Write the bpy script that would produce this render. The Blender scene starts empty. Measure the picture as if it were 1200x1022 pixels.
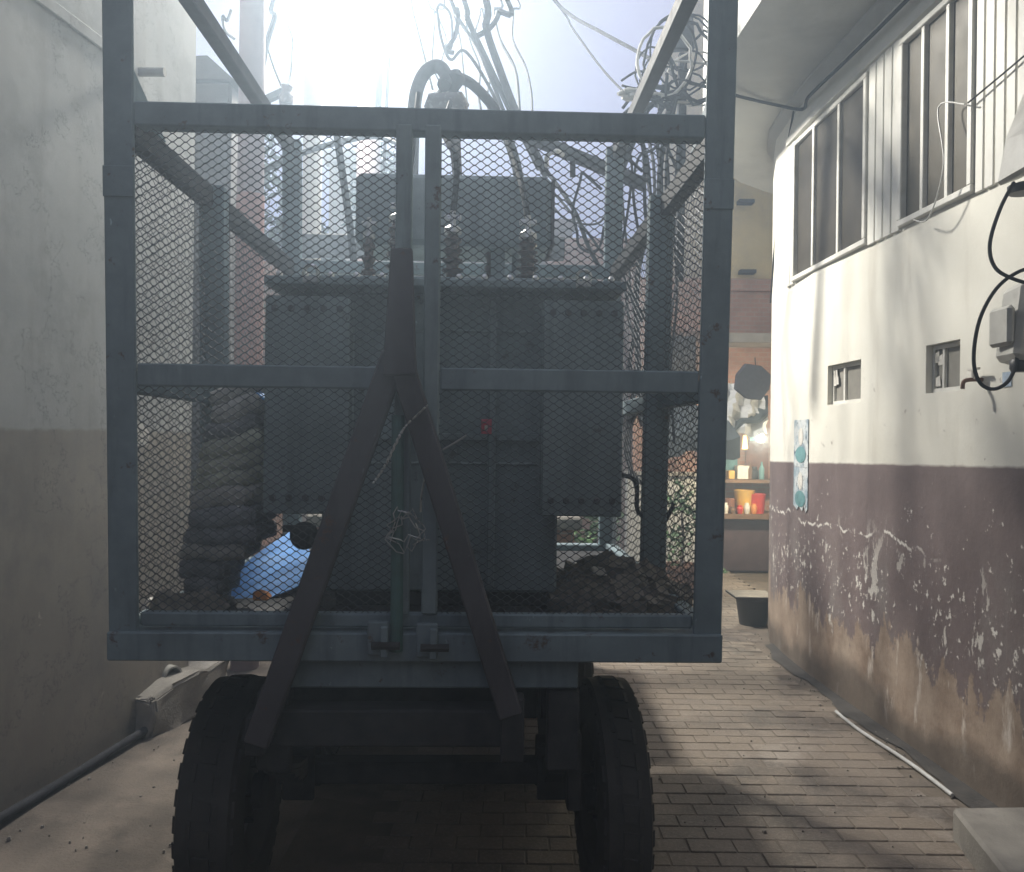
import bpy, bmesh, math, random
import numpy as np
from mathutils import Vector, Matrix
rnd = random.Random(7)
R = math.radians
S = bpy.context.scene
COL = S.collection

# ------------------------------------------------------------------ camera
ROLL, FPX, HY = R(0.7), 950.0, 515.0
cam_d = bpy.data.cameras.new('camera')
cam = bpy.data.objects.new('camera', cam_d); COL.objects.link(cam)
cam_d.sensor_width = 36.0; cam_d.sensor_fit = 'HORIZONTAL'
cam_d.lens = 36.0 * FPX / 1200.0
cam_d.shift_y = (HY - 511.0) / 1200.0
cam_d.clip_start = 0.05; cam_d.clip_end = 400
cam.matrix_world = Matrix.Translation((0, 0, 1.5)) @ Matrix.Rotation(R(90), 4, 'X') @ Matrix.Rotation(ROLL, 4, 'Z')
S.camera = cam
# ------------------------------------------------------------------ dusk sky
SKY_STRENGTH = 0.098
w = bpy.data.worlds.new('World'); S.world = w; w.use_nodes = True
nt = w.node_tree; nt.nodes.clear()
out = nt.nodes.new('ShaderNodeOutputWorld'); bg = nt.nodes.new('ShaderNodeBackground')
sky = nt.nodes.new('ShaderNodeTexSky'); sky.sky_type = 'NISHITA'; sky.sun_disc = False
sky.sun_elevation = R(1.5); sky.sun_rotation = R(200); sky.dust_density = 3.0
mixn = nt.nodes.new('ShaderNodeMix'); mixn.data_type = 'RGBA'; mixn.inputs[0].default_value = 0.85
mixn.inputs[7].default_value = (9.3, 9.1, 11.9, 1)
nt.links.new(sky.outputs[0], mixn.inputs[6]); nt.links.new(mixn.outputs[2], bg.inputs[0])
bg.inputs[1].default_value = SKY_STRENGTH
nt.links.new(bg.outputs[0], out.inputs[0])
# ------------------------------------------------------------------ exposure
vs = S.view_settings
vs.view_transform = 'Standard'; vs.look = 'None'; vs.exposure = 0.05; vs.gamma = 1.0; vs.use_curve_mapping = False
S.render.engine = 'CYCLES'
S.cycles.use_denoising = True
S.cycles.volume_bounces = 0
S.cycles.max_bounces = 6
S.cycles.sample_clamp_indirect = 4.0
LAMP_W = 3000.0
LAMP_RGB = (1.0, 0.95, 0.85)
HAZE_D = 0.036

# ------------------------------------------------------------------ helpers
CR, SR = math.cos(ROLL), math.sin(ROLL)
def at(px, py, d):
    """photo pixel (1200 x 1022) at depth d metres -> world point"""
    dx, dy = px - 600.0, py - 511.0
    ux, uy = dx * CR + dy * SR, -dx * SR + dy * CR
    return Vector((ux / FPX * d, d, 1.5 - (uy + 511.0 - HY) / FPX * d))

class MB:
    def __init__(s): s.v = []; s.f = []
    def add(s, vs, fs):
        o = len(s.v); s.v += [tuple(p) for p in vs]; s.f += [tuple(i + o for i in f) for f in fs]; return s
    def box(s, a, b):
        (x0, y0, z0), (x1, y1, z1) = a, b
        return s.add([(x0,y0,z0),(x1,y0,z0),(x1,y1,z0),(x0,y1,z0),(x0,y0,z1),(x1,y0,z1),(x1,y1,z1),(x0,y1,z1)],
                     [(0,3,2,1),(4,5,6,7),(0,1,5,4),(1,2,6,5),(2,3,7,6),(3,0,4,7)])
    def hexa(s, bot, top):
        n = len(bot)
        return s.add(list(bot) + list(top), [tuple(range(n))[::-1], tuple(range(n, 2*n))] +
                     [(i, (i+1) % n, n + (i+1) % n, n + i) for i in range(n)])
    def bar(s, p, q, wd, th, up=(0, 0, 1)):
        p, q = Vector(p), Vector(q); d = (q - p).normalized(); u = Vector(up)
        if abs(d.dot(u)) > .98: u = Vector((0, 1, 0))
        sd = d.cross(u).normalized(); n = sd.cross(d).normalized()
        c = [sd*wd/2 + n*th/2, -sd*wd/2 + n*th/2, -sd*wd/2 - n*th/2, sd*wd/2 - n*th/2]
        return s.hexa([p + k for k in c][::-1], [q + k for k in c][::-1])
    def tube(s, pts, r, n=6, caps=True):
        pts = [Vector(p) for p in pts]; rings = []
        prev = None
        for i, p in enumerate(pts):
            d = (pts[min(i+1, len(pts)-1)] - pts[max(i-1, 0)]).normalized()
            if prev is None:
                u = Vector((0, 0, 1)) if abs(d.z) < .9 else Vector((1, 0, 0))
                a = d.cross(u).normalized()
            else:
                a = (prev - d * prev.dot(d)).normalized()
            prev = a; b = d.cross(a)
            rr = r[i] if isinstance(r, (list, tuple)) else r
            rings.append([p + (a*math.cos(2*math.pi*k/n) + b*math.sin(2*math.pi*k/n))*rr for k in range(n)])
        vs = [x for g in rings for x in g]; fs = []
        for i in range(len(rings)-1):
            for k in range(n):
                fs.append((i*n+k, i*n+(k+1) % n, (i+1)*n+(k+1) % n, (i+1)*n+k))
        if caps: fs += [tuple(range(n))[::-1], tuple((len(rings)-1)*n + k for k in range(n))]
        return s.add(vs, fs)
    def lathe(s, prof, c=(0, 0, 0), axis='Z', n=20):
        """prof: list of (radius, height)"""
        vs = []; fs = []
        for (r_, h) in prof:
            for k in range(n):
                a = 2*math.pi*k/n; x, y = r_*math.cos(a), r_*math.sin(a)
                p = {'Z': (x, y, h), 'X': (h, x, y), 'Y': (y, h, x)}[axis]
                vs.append((c[0]+p[0], c[1]+p[1], c[2]+p[2]))
        for i in range(len(prof)-1):
            for k in range(n):
                fs.append((i*n+k, i*n+(k+1) % n, (i+1)*n+(k+1) % n, (i+1)*n+k))
        fs += [tuple(range(n))[::-1], tuple((len(prof)-1)*n + k for k in range(n))]
        return s.add(vs, fs)
    def mesh(s, name, smooth=False, bev=0.0):
        me = bpy.data.meshes.new(name); me.from_pydata(s.v, [], s.f); me.update()
        bm = bmesh.new(); bm.from_mesh(me)
        bmesh.ops.recalc_face_normals(bm, faces=bm.faces)
        if bev:
            bmesh.ops.bevel(bm, geom=bm.edges[:], offset=bev, segments=1, affect='EDGES', profile=.5, clamp_overlap=True)
        bm.to_mesh(me); bm.free()
        if smooth:
            me.polygons.foreach_set('use_smooth', [True]*len(me.polygons))
            try: me.set_sharp_from_angle(angle=R(40))
            except Exception: pass
        return me

def link(name, me, mat, parent=None):
    o = bpy.data.objects.new(name, me); COL.objects.link(o)
    if mat is not None and not me.materials: me.materials.append(mat)
    if parent is not None: o.parent = parent
    return o
def tag(o, label=None, cat=None, group=None, kind=None):
    if label: o['label'] = label
    if cat: o['category'] = cat
    if group: o['group'] = group
    if kind: o['kind'] = kind
    return o
def thing(name, label, cat, loc=(0, 0, 0), rz=0.0, group=None):
    o = bpy.data.objects.new(name, None); COL.objects.link(o)
    o.empty_display_size = .1
    o.location = loc; o.rotation_euler = (0, 0, rz)
    return tag(o, label, cat, group)
def part(name, mb, mat, parent, smooth=False, bev=0.0, label=None, kind=None, world=False):
    """mesh coordinates are local to the parent (or world with world=True)"""
    me = mb.mesh(name, smooth, bev)
    if world:
        p = parent; M = Matrix.Identity(4); chain = []
        while p is not None: chain.append(p); p = p.parent
        for q in reversed(chain): M = M @ (Matrix.Translation(q.location) @ q.rotation_euler.to_matrix().to_4x4())
        me.transform(M.inverted())
    o = link(name, me, mat, parent)
    return tag(o, label, kind=kind)
def solo(name, mb, mat, label, cat, group=None, smooth=False, bev=0.0):
    me = mb.mesh(name, smooth, bev)
    co = np.empty(len(me.vertices)*3); me.vertices.foreach_get('co', co); co = co.reshape(-1, 3)
    c = Vector(((co[:,0].min()+co[:,0].max())/2, (co[:,1].min()+co[:,1].max())/2, co[:,2].min()))
    me.transform(Matrix.Translation(-c))
    o = link(name, me, mat); o.location = c
    return tag(o, label, cat, group)
def struct(name, mb, mat, parent=None, smooth=False, bev=0):
    o = link(name, mb.mesh(name, smooth, bev), mat, parent)
    if parent is None: o['kind'] = 'structure'
    return o
def spline(pts, n=8):
    """Catmull-Rom through the points"""
    P = [Vector(p) for p in pts]; out_ = []
    for i in range(len(P)-1):
        a, b, c, d = P[max(i-1, 0)], P[i], P[i+1], P[min(i+2, len(P)-1)]
        for k in range(n):
            t = k/n
            out_.append(.5*((2*b) + (c-a)*t + (2*a-5*b+4*c-d)*t*t + (3*b-a-3*c+d)*t**3))
    return out_ + [P[-1]]

# ------------------------------------------------------------------ materials
class NT:
    def __init__(s, name):
        s.m = bpy.data.materials.new(name); s.m.use_nodes = True; s.t = s.m.node_tree
        s.b = s.t.nodes['Principled BSDF']
        s.pos = s.t.nodes.new('ShaderNodeNewGeometry').outputs['Position']
    def n(s, t, **k):
        x = s.t.nodes.new(t)
        for a, v in k.items(): setattr(x, a, v)
        return x
    def set(s, sock, v):
        if hasattr(v, 'is_linked') or hasattr(v, 'node'): s.t.links.new(v, sock)
        else: sock.default_value = v
    def math(s, op, a, b=0.0, clamp=False):
        x = s.n('ShaderNodeMath', operation=op, use_clamp=clamp); s.set(x.inputs[0], a); s.set(x.inputs[1], b); return x.outputs[0]
    def mix(s, f, a, b, blend='MIX'):
        x = s.n('ShaderNodeMix', data_type='RGBA', blend_type=blend)
        s.set(x.inputs[0], f); s.set(x.inputs[6], a if not isinstance(a, tuple) else (*a[:3], 1)); s.set(x.inputs[7], b if not isinstance(b, tuple) else (*b[:3], 1))
        return x.outputs[2]
    def noise(s, scale, detail=4.0, rough=.55, stretch=None, off=(0, 0, 0), vec=None):
        v = vec or s.pos
        if stretch or off != (0, 0, 0):
            mp = s.n('ShaderNodeMapping'); s.set(mp.inputs[0], v); mp.inputs['Scale'].default_value = stretch or (1, 1, 1); mp.inputs['Location'].default_value = off; v = mp.outputs[0]
        x = s.n('ShaderNodeTexNoise'); s.set(x.inputs['Vector'], v); x.inputs['Scale'].default_value = scale
        x.inputs['Detail'].default_value = detail; x.inputs['Roughness'].default_value = rough
        return x.outputs[0]
    def step(s, v, a, b):
        x = s.n('ShaderNodeMapRange'); s.set(x.inputs[0], v); s.set(x.inputs[1], a); s.set(x.inputs[2], b); x.inputs[3].default_value = 0.0; x.inputs[4].default_value = 1.0
        return x.outputs[0]
    def z(s):
        x = s.n('ShaderNodeSeparateXYZ'); s.set(x.inputs[0], s.pos); return x.outputs
    def bump(s, h, strength=.3, dist=.01):
        x = s.n('ShaderNodeBump'); x.inputs['Strength'].default_value = strength; x.inputs['Distance'].default_value = dist
        s.set(x.inputs['Height'], h); s.t.links.new(x.outputs[0], s.b.inputs['Normal'])
    def fin(s, col, rough=.7, metal=0.0, spec=None):
        s.set(s.b.inputs['Base Color'], (*col[:3], 1) if isinstance(col, tuple) else col)
        s.set(s.b.inputs['Roughness'], rough); s.set(s.b.inputs['Metallic'], metal)
        if spec is not None: s.b.inputs['Specular IOR Level'].default_value = spec
        return s.m
def worn(name, c, rough=.7, var=.35, scale=6.0, metal=0.0, bump=.2, dirt=None, dirt_amt=.45, fine=60.0):
    """a base colour with cloudy variation, fine grain and dirt patches"""
    k = NT(name)
    a = tuple(x*(1-var) for x in c); b = tuple(min(1, x*(1+var)) for x in c)
    col = k.mix(k.step(k.noise(scale, 6), .3, .7), a, b)
    if dirt: col = k.mix(k.math('MULTIPLY', k.step(k.noise(scale*.6, 8, .7, off=(3, 7, 1)), .52, .68), dirt_amt), col, dirt)
    n2 = k.noise(fine, 3)
    col = k.mix(k.math('MULTIPLY', n2, .25), col, tuple(x*.6 for x in c))
    if bump: k.bump(n2, bump, .004)
    rg = k.math('ADD', k.math('MULTIPLY', k.noise(scale*2, 3), .25), rough-.12)
    return k.fin(col, rg, metal)
def emit(name, rgb, st):
    k = NT(name); k.b.inputs['Emission Color'].default_value = (*rgb, 1); k.b.inputs['Emission Strength'].default_value = st
    return k.fin((.8, .8, .8))

def weathered(name, c, rust=(.10, .055, .035)):
    k = NT(name)
    col = k.mix(k.step(k.noise(4, 7, .65), .3, .7), tuple(x*.68 for x in c), tuple(x*1.18 for x in c))
    run = k.math('MULTIPLY', k.step(k.noise(16, 6, .65, stretch=(1, 1, .10)), .50, .68), .5); col = k.mix(run, col, tuple(x*.42 for x in c))
    rs = k.step(k.noise(13, 8, .74, off=(3, 3, 3)), .60, .66); col = k.mix(k.math('MULTIPLY', rs, .85), col, rust)
    sc = k.step(k.noise(30, 6, .7, stretch=(1, 1, .5), off=(1, 6, 3)), .68, .70); col = k.mix(sc, col, tuple(min(.6, x*2.0) for x in c))
    k.bump(k.math('ADD', k.math('MULTIPLY', k.noise(7, 4), .8), k.math('MULTIPLY', rs, -.3)), .35, .01)
    return k.fin(col, .75)
M = {}
M = {}
M['paint'] = weathered('blue grey machine paint', (.20, .265, .295))
M['paint_pale'] = weathered('pale blue grey paint', (.24, .31, .33))
M['rail_red'] = weathered('dark tow bar paint', (.085, .08, .09), (.13, .065, .04))
M['teal'] = worn('old teal paint', (.06, .14, .13), .55, .3, 14, dirt=(.07, .05, .04))
M['steel'] = worn('dark mesh steel', (.07, .08, .09), .5, .3, 20, metal=.4, bump=0)
M['black_steel'] = worn('greasy black steel', (.048, .048, .05), .7, .4, 14, dirt=(.06, .04, .03))
M['tank'] = weathered('grey transformer paint', (.21, .265, .285), (.07, .06, .05))
M['tank_side'] = weathered('grey radiator paint', (.235, .29, .305), (.08, .065, .055))
M['porcelain'] = worn('brown porcelain', (.07, .04, .03), .25, .2, 20, bump=0)
M['bright_metal'] = worn('bright terminal metal', (.55, .56, .55), .3, .15, 30, metal=.8, bump=0)
M['rubber'] = worn('dusty tyre rubber', (.045, .043, .041), .85, .3, 10, dirt=(.075, .065, .055), dirt_amt=.55)
M['rim'] = worn('rim steel', (.05, .045, .045), .6, .3, 12, dirt=(.09, .05, .035))
M['cable'] = worn('black cable sheath', (.018, .018, .02), .8, .3, 30, bump=0)
M['cable_grey'] = worn('weathered grey cable', (.05, .05, .056), .8, .3, 30, bump=0)
M['cable_pale'] = worn('pale service cable', (.5, .5, .48), .45, .2, 30, bump=0)
M['pole'] = worn('concrete pole', (.42, .40, .39), .85, .15, 8, dirt=(.2, .18, .17))
M['pole_pink'] = worn('pinkish weathered pole', (.21, .155, .16), .9, .15, 8, dirt=(.16, .13, .13))
M['pole_white'] = worn('whitewashed pole', (.62, .61, .58), .8, .12, 8, dirt=(.3, .27, .25))
M['pole_red'] = worn('red oxide band', (.27, .12, .095), .8, .25, 8, dirt=(.12, .07, .06))
M['concrete'] = worn('rough concrete', (.27, .25, .22), .9, .25, 7, bump=.6, dirt=(.11, .10, .09), dirt_amt=.7, fine=90)
M['plastic_grey'] = worn('meter box plastic', (.48, .47, .43), .5, .12, 12, dirt=(.2, .18, .15))
M['white_frame'] = worn('white window paint', (.68, .67, .62), .5, .1, 12, dirt=(.4, .36, .3))
M['board'] = worn('white cladding board', (.74, .73, .67), .55, .06, 5, dirt=(.5, .47, .4), dirt_amt=.35)
M['dark_door'] = worn('dark door steel', (.03, .032, .036), .5, .3, 8)
M['cream'] = worn('cream plaster', (.80, .66, .36), .85, .12, 3, dirt=(.4, .33, .22))
M['soffit'] = worn('grey soffit plaster', (.50, .50, .47), .9, .1, 3, dirt=(.3, .3, .28))
M['brick_far'] = None
M['debris'] = worn('dusty debris', (.20, .18, .155), .95, .5, 30, dirt=(.3, .27, .22))
M['paper'] = worn('crumpled pale paper', (.62, .6, .55), .8, .12, 20)
M['orange'] = worn('orange wrapper', (.55, .22, .06), .6, .2, 20)
M['wood'] = worn('old brown wood', (.17, .10, .06), .8, .35, 10, dirt=(.08, .05, .035))
M['bark'] = worn('bark', (.09, .07, .055), .95, .4, 12, bump=.8)
M['leaf_dark'] = worn('dark leaf', (.035, .06, .03), .6, .4, 4, bump=0)
M['leaf'] = worn('green leaf', (.06, .13, .035), .55, .4, 6, bump=0)
M['red_plastic'] = worn('red plastic', (.5, .05, .04), .4, .15, 15, bump=0)
M['yellow_plastic'] = worn('yellow plastic', (.62, .38, .09), .4, .15, 15, bump=0)
M['white_plastic'] = worn('white plastic', (.72, .70, .64), .45, .1, 15, bump=0)
M['teal_cloth'] = worn('teal cloth', (.13, .27, .28), .85, .3, 9)
M['brown_cloth'] = worn('brown cloth', (.20, .09, .06), .85, .3, 9)
M['purple_cloth'] = worn('dull purple cloth', (.10, .07, .08), .9, .3, 9)
M['black_plastic'] = worn('black plastic', (.018, .018, .02), .5, .3, 9)
M['tarp_white'] = worn('white tarpaulin', (.62, .62, .60), .55, .12, 6, dirt=(.35, .33, .3))
M['tarp_dark'] = worn('dark tarpaulin', (.05, .06, .06), .75, .3, 6)
M['gutter'] = worn('wet gutter dirt', (.05, .045, .04), .8, .4, 12, bump=.8)
M['blue_sheet'] = worn('blue plastic sheet', (.09, .31, .74), .75, .18, 9, dirt=(.2, .3, .42), dirt_amt=.4, bump=.1)
M['sack_a'] = worn('grey woven sack', (.42, .41, .39), .9, .3, 14, bump=1.0, dirt=(.05, .045, .04), dirt_amt=.8)
M['sack_b'] = worn('green grey woven sack', (.50, .52, .43), .9, .3, 14, bump=1.0, dirt=(.06, .055, .05), dirt_amt=.8)
M['sack_c'] = worn('blue grey woven sack', (.24, .25, .28), .9, .3, 14, bump=1.0, dirt=(.05, .05, .055), dirt_amt=.8)
M['dark_wall'] = worn('soot dark masonry', (.075, .07, .07), .95, .3, 5, bump=.6)
M['pink_paint'] = worn('red sticker', (.55, .05, .09), .5, .2, 60, bump=0)
M['rust'] = worn('rusty iron', (.16, .075, .04), .8, .4, 16, bump=.5)
M['lamp_glass'] = emit('lit lamp glass', (.95, .98, 1.0), 60.0)
M['bulb'] = emit('lit bulb glass', (1.0, .93, .78), 30.0)

for q_ in ('cable', 'cable_grey', 'black_steel'): M[q_].node_tree.nodes['Principled BSDF'].inputs['Specular IOR Level'].default_value = .12
def glass_dark(name, tint):
    k = NT(name)
    return k.fin(k.mix(k.step(k.noise(5, 6), .35, .7), tuple(x*.6 for x in tint), tint), k.math('ADD', k.math('MULTIPLY', k.noise(9, 4), .3), .35), 0.0, .2)
M['pane_a'] = glass_dark('dusty brown glass', (.065, .057, .045))
M['pane_b'] = glass_dark('dusty olive glass', (.10, .085, .058))
M['pane_c'] = glass_dark('frosted grey glass', (.3, .285, .25))

def mat_left_wall():
    k = NT('left wall paint'); x, y, z = k.z()
    up = k.mix(k.step(k.noise(1.6, 7, .6), .3, .7), (.36, .365, .35), (.46, .46, .44))
    lo = k.mix(k.step(k.noise(2.2, 7, .6), .3, .7), (.29, .255, .21), (.37, .33, .275))
    lo = k.mix(k.math('MULTIPLY', k.step(k.noise(3, 8, .7, stretch=(1, 1, .35)), .5, .68), .45), lo, (.20, .175, .15))
    edge = k.math('ADD', z, k.math('MULTIPLY', k.math('SUBTRACT', k.noise(9, 7, .7), .5), .05))
    col = k.mix(k.step(edge, 1.512, 1.528), lo, up)
    damp = k.math('MULTIPLY', k.step(k.math('ADD', z, k.math('MULTIPLY', k.noise(3, 6), .5)), .55, .2), .45)
    col = k.mix(damp, col, (.13, .115, .10))
    spots = k.math('MULTIPLY', k.step(k.noise(17, 5, .6), .70, .74), k.step(z, 1.4, .6))
    col = k.mix(spots, col, (.55, .5, .42))
    blot = k.math('MULTIPLY', k.step(k.noise(2.3, 9, .72, off=(5, 5, 5)), .5, .62), .4); col = k.mix(blot, col, (.21, .20, .185))
    crk = k.math('ABSOLUTE', k.math('SUBTRACT', k.noise(1.3, 8, .7, off=(7, 1, 1)), .5)); col = k.mix(k.math('MULTIPLY', k.step(crk, .004, .001), .6), col, (.09, .085, .08))
    streak = k.math('MULTIPLY', k.step(k.noise(6, 5, .6, stretch=(1.5, 1.5, .12), off=(2, 0, 0)), .52, .7), .4)
    col = k.mix(streak, col, (.26, .24, .22))
    g = k.noise(70, 5, .6); h = k.math('ADD', k.math('MULTIPLY', k.noise(2, 3), 1.5), k.math('MULTIPLY', g, .15)); k.bump(h, .22, .02)
    return k.fin(col, .82)
def mat_right_wall():
    k = NT('right wall paint'); x, y, z = k.z()
    up = k.mix(k.step(k.noise(1.5, 7, .6), .3, .72), (.66, .64, .56), (.78, .765, .69))
    st = k.math('MULTIPLY', k.step(k.noise(5, 6, .6, stretch=(1.2, 1.2, .16)), .58, .72), .35)
    up = k.mix(st, up, (.42, .38, .31))
    fl = k.math('MULTIPLY', k.step(k.noise(13, 7, .72, off=(4, 1, 9)), .635, .66), k.step(z, 2.2, 1.5)); up = k.mix(fl, up, (.36, .33, .29))
    lo = k.mix(k.step(k.noise(2.5, 7, .65), .3, .7), (.132, .10, .097), (.19, .147, .141))
    greys = k.math('MULTIPLY', k.step(k.noise(3.2, 8, .7, stretch=(1, 1, .4), off=(0, 5, 0)), .5, .64), k.step(z, 1.15, .75))
    lo = k.mix(k.math('MULTIPLY', greys, .55), lo, (.24, .22, .205))
    # pale chips where paint has flaked, more of them low down
    ch = k.noise(27, 8, .68, stretch=(1, 1, .7), off=(1, 2, 3))
    thr = k.math('ADD', .585, k.math('MULTIPLY', k.math('ABSOLUTE', k.math('SUBTRACT', z, .72)), .16))
    lo = k.mix(k.step(k.math('SUBTRACT', k.math('ADD', ch, k.math('MULTIPLY', k.math('SUBTRACT', k.noise(2.6, 4, .6, off=(3, 3, 3)), .5), .22)), thr), 0.0, .015), lo, (.66, .63, .58))
    ch2 = k.noise(6.5, 7, .65, stretch=(1, 1, .45), off=(8, 2, 3))
    lo = k.mix(k.math('MULTIPLY', k.step(ch2, .60, .615), k.step(z, 1.15, .7)), lo, (.60, .57, .52))
    # one long wandering crack
    crk = k.math('SUBTRACT', z, k.math('ADD', k.math('MULTIPLY', k.noise(2.2, 5, .6, stretch=(0, 1, 0)), .34), .83))
    crw = k.math('MULTIPLY', k.step(k.math('ABSOLUTE', crk), .011, .004), k.math('MULTIPLY', k.step(k.noise(9, 5, .65, off=(0, 0, 4)), .47, .53), k.step(y, 3.7, 4.1)))
    lo = k.mix(crw, lo, (.68, .65, .6))
    # bare plaster along the foot
    ft = k.math('SUBTRACT', z, k.math('ADD', k.math('MULTIPLY', k.noise(4.5, 7, .68, stretch=(1, 1, .22), off=(6, 0, 0)), .95), -.02))
    pl = k.mix(k.step(k.noise(5, 8, .7), .3, .7), (.20, .14, .10), (.40, .32, .25))
    pl = k.mix(k.step(k.noise(9, 6, .6, stretch=(1, 1, .3)), .60, .68), pl, (.55, .49, .43))
    lo = k.mix(k.step(k.math('ADD', ft, k.math('MULTIPLY', k.math('SUBTRACT', k.noise(24, 6, .7), .5), .30)), .02, -.015), lo, pl)
    foot = k.math('SUBTRACT', z, k.math('MULTIPLY', k.noise(1.7, 5, .6, off=(0, 3, 0)), .42)); lo = k.mix(k.math('MULTIPLY', k.step(foot, .02, -.08), .65), lo, (.045, .04, .035))
    edge = k.math('ADD', z, k.math('MULTIPLY', k.math('SUBTRACT', k.noise(12, 4), .5), .018))
    edge = k.math('ADD', edge, k.math('MULTIPLY', k.math('SUBTRACT', y, 5.0), .019))
    col = k.mix(k.step(edge, 1.372, 1.386), lo, up)
    h = k.math('ADD', k.math('MULTIPLY', k.noise(3, 3), 1.0), k.math('ADD', k.math('MULTIPLY', k.math('MULTIPLY', ch, .6), k.step(z, 1.4, 1.36)), k.math('MULTIPLY', k.noise(80, 4), .12))); k.bump(h, .25, .02)
    return k.fin(col, k.mix(k.step(z, 1.372, 1.386), (.72, .72, .72), (.6, .6, .6)))
def mat_brick(name, c1, c2, mortar, sc=4.5):
    k = NT(name)
    x, y, z = k.z()
    cv = k.n('ShaderNodeCombineXYZ'); k.set(cv.inputs[0], k.math('ADD', x, y)); k.set(cv.inputs[1], z)
    b = k.n('ShaderNodeTexBrick'); k.set(b.inputs['Vector'], cv.outputs[0]); b.inputs['Scale'].default_value = sc
    b.inputs['Color1'].default_value = (*c1, 1); b.inputs['Color2'].default_value = (*c2, 1); b.inputs['Mortar'].default_value = (*mortar, 1)
    col = k.mix(k.math('MULTIPLY', k.step(k.noise(3, 7, .65), .45, .7), .6), b.outputs[0], tuple(x_*.5 for x_ in c1)); k.bump(b.outputs[1], -.4, .01)
    return k.fin(col, .9)
def mat_paver():
    k = NT('paver'); oi = k.n('ShaderNodeObjectInfo')
    col = k.mix(k.step(k.noise(1.1, 6, .6), .3, .7), (.118, .093, .07), (.225, .183, .142))
    col = k.mix(k.math('MULTIPLY', oi.outputs['Random'], .35), col, (.14, .12, .105))
    col = k.mix(k.math('MULTIPLY', k.step(k.noise(1.7, 9, .72, off=(2, 2, 2)), .47, .63), .75), col, (.045, .039, .034)); col = k.mix(k.math('MULTIPLY', k.step(k.noise(2.1, 9, .75, off=(9, 2, 2)), .56, .68), .6), col, (.30, .265, .23))
    n = k.noise(70, 4, .6); col = k.mix(k.math('MULTIPLY', k.step(n, .5, .75), .35), col, (.36, .32, .28))
    k.bump(n, .5, .006)
    return k.fin(col, k.math('ADD', k.math('MULTIPLY', k.noise(3, 5), .3), .55))
M['left_wall'] = mat_left_wall(); M['right_wall'] = mat_right_wall()
M['brick_red'] = mat_brick('red brickwork', (.34, .19, .135), (.28, .155, .115), (.28, .25, .22))
M['brick_pink'] = mat_brick('pale pink brickwork', (.46, .26, .19), (.40, .21, .15), (.38, .33, .28))
M['paver'] = mat_paver()
M['apron'] = worn('worn concrete apron', (.145, .12, .098), .88, .5, 3.4, bump=1.0, dirt=(.05, .042, .035), dirt_amt=.95, fine=80)
M['sand'] = worn('dirt between pavers', (.135, .11, .086), .95, .3, 8, bump=.6)
M['far_plaster'] = worn('stained far plaster', (.33, .27, .24), .9, .3, 1.2, dirt=(.16, .12, .11))
M['white_far'] = worn('white far plaster', (.66, .66, .62), .85, .12, 2)

# =================================================================== SETTING
# ground sheet, concrete apron on the left, block paving on the right
g = MB().add([(-30, -30, -.045), (30, -30, -.045), (30, 45, -.045), (-30, 45, -.045)], [(0, 1, 2, 3)])
struct('ground', g, M['sand'])
ap = MB(); nx, ny = 26, 60
ax = lambda j: -.62 + .05*math.sin(j*1.7) + .03*math.sin(j*.6)
for j in range(ny+1):
    yy = -1.0 + j*.13
    for i in range(nx+1):
        t = i/nx; xx = -2.9 + (ax(j) + 2.9)*t
        ap.v.append((xx, yy, .006*math.sin(xx*5+yy*3) + .005*math.sin(yy*7.1-xx*2) - .006))
for j in range(ny):
    for i in range(nx):
        a = j*(nx+1)+i; ap.f.append((a, a+1, a+nx+2, a+nx+1))
struct('concrete_apron', ap, M['apron'], smooth=True)

paving = MB().add([(-.8, -1.2, -.004), (2.2, -1.2, -.004), (2.6, 12, -.004), (-.8, 12, -.004)], [(0, 1, 2, 3)])
pav = struct('paving', paving, M['sand'])
RW = [(2.06, -9), (2.06, 2.0), (2.02, 3.3), (1.965, 4.3), (1.925, 5.2), (1.93, 5.7), (1.96, 6.1), (2.07, 6.5), (2.32, 6.95), (2.75, 7.3), (3.4, 11.0), (4.6, 7.6)]
def rwx(y):
    for (x0, y0), (x1, y1) in zip(RW, RW[1:]):
        if y0 <= y <= y1: return x0 + (x1-x0)*(y-y0)/(y1-y0)
    return 4.6
PW, PD = .172, .098
slots = []
for j in range(-12, 112):
    y0 = 1.4 + j*PD
    if y0 > 11.5: break
    for i in range(0, 17):
        x0 = -.56 + i*PW + (PW/2 if j % 2 else 0) + .01*y0
        if x0 + PW > rwx(y0) - .05 and y0 < 7.2: continue
        slots.append((x0, y0))
def score(s):
    x0, y0 = s
    if y0 < 2.45: return 1e3 + 10 - y0
    px = 600 + (x0+.1)/y0*FPX
    if px > 1200: return 500 + y0
    hid = 200 if px < 470 else 0
    return y0*1.0 + hid
slots.sort(key=score)
pm = []
for q in range(6):
    b = MB().box((0, 0, -.05), (PW-.005, PD-.005, 0))
    for idx in range(4, 8):
        x_, y_, z_ = b.v[idx]; b.v[idx] = (x_, y_, z_ + rnd.uniform(-.0012, .0012))
    me = b.mesh('paver', bev=.003); me.materials.append(M['paver']); pm.append(me)
for i, (x0, y0) in enumerate(slots[:300]):
    o = bpy.data.objects.new('paver', rnd.choice(pm)); COL.objects.link(o); o.parent = pav
    o.location = (x0, y0, rnd.uniform(-.0022, .0015)); o.rotation_euler = (rnd.uniform(-.006, .006), rnd.uniform(-.006, .006), rnd.uniform(-.012, .012))
rest = MB()
for (x0, y0) in slots[300:]:
    dz = rnd.uniform(-.0025, .0015); rest.box((x0, y0, -.04+dz), (x0+PW-.005, y0+PD-.005, dz))
part('pavers_beyond', rest, M['paver'], pav, bev=.003, kind='stuff')

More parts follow.
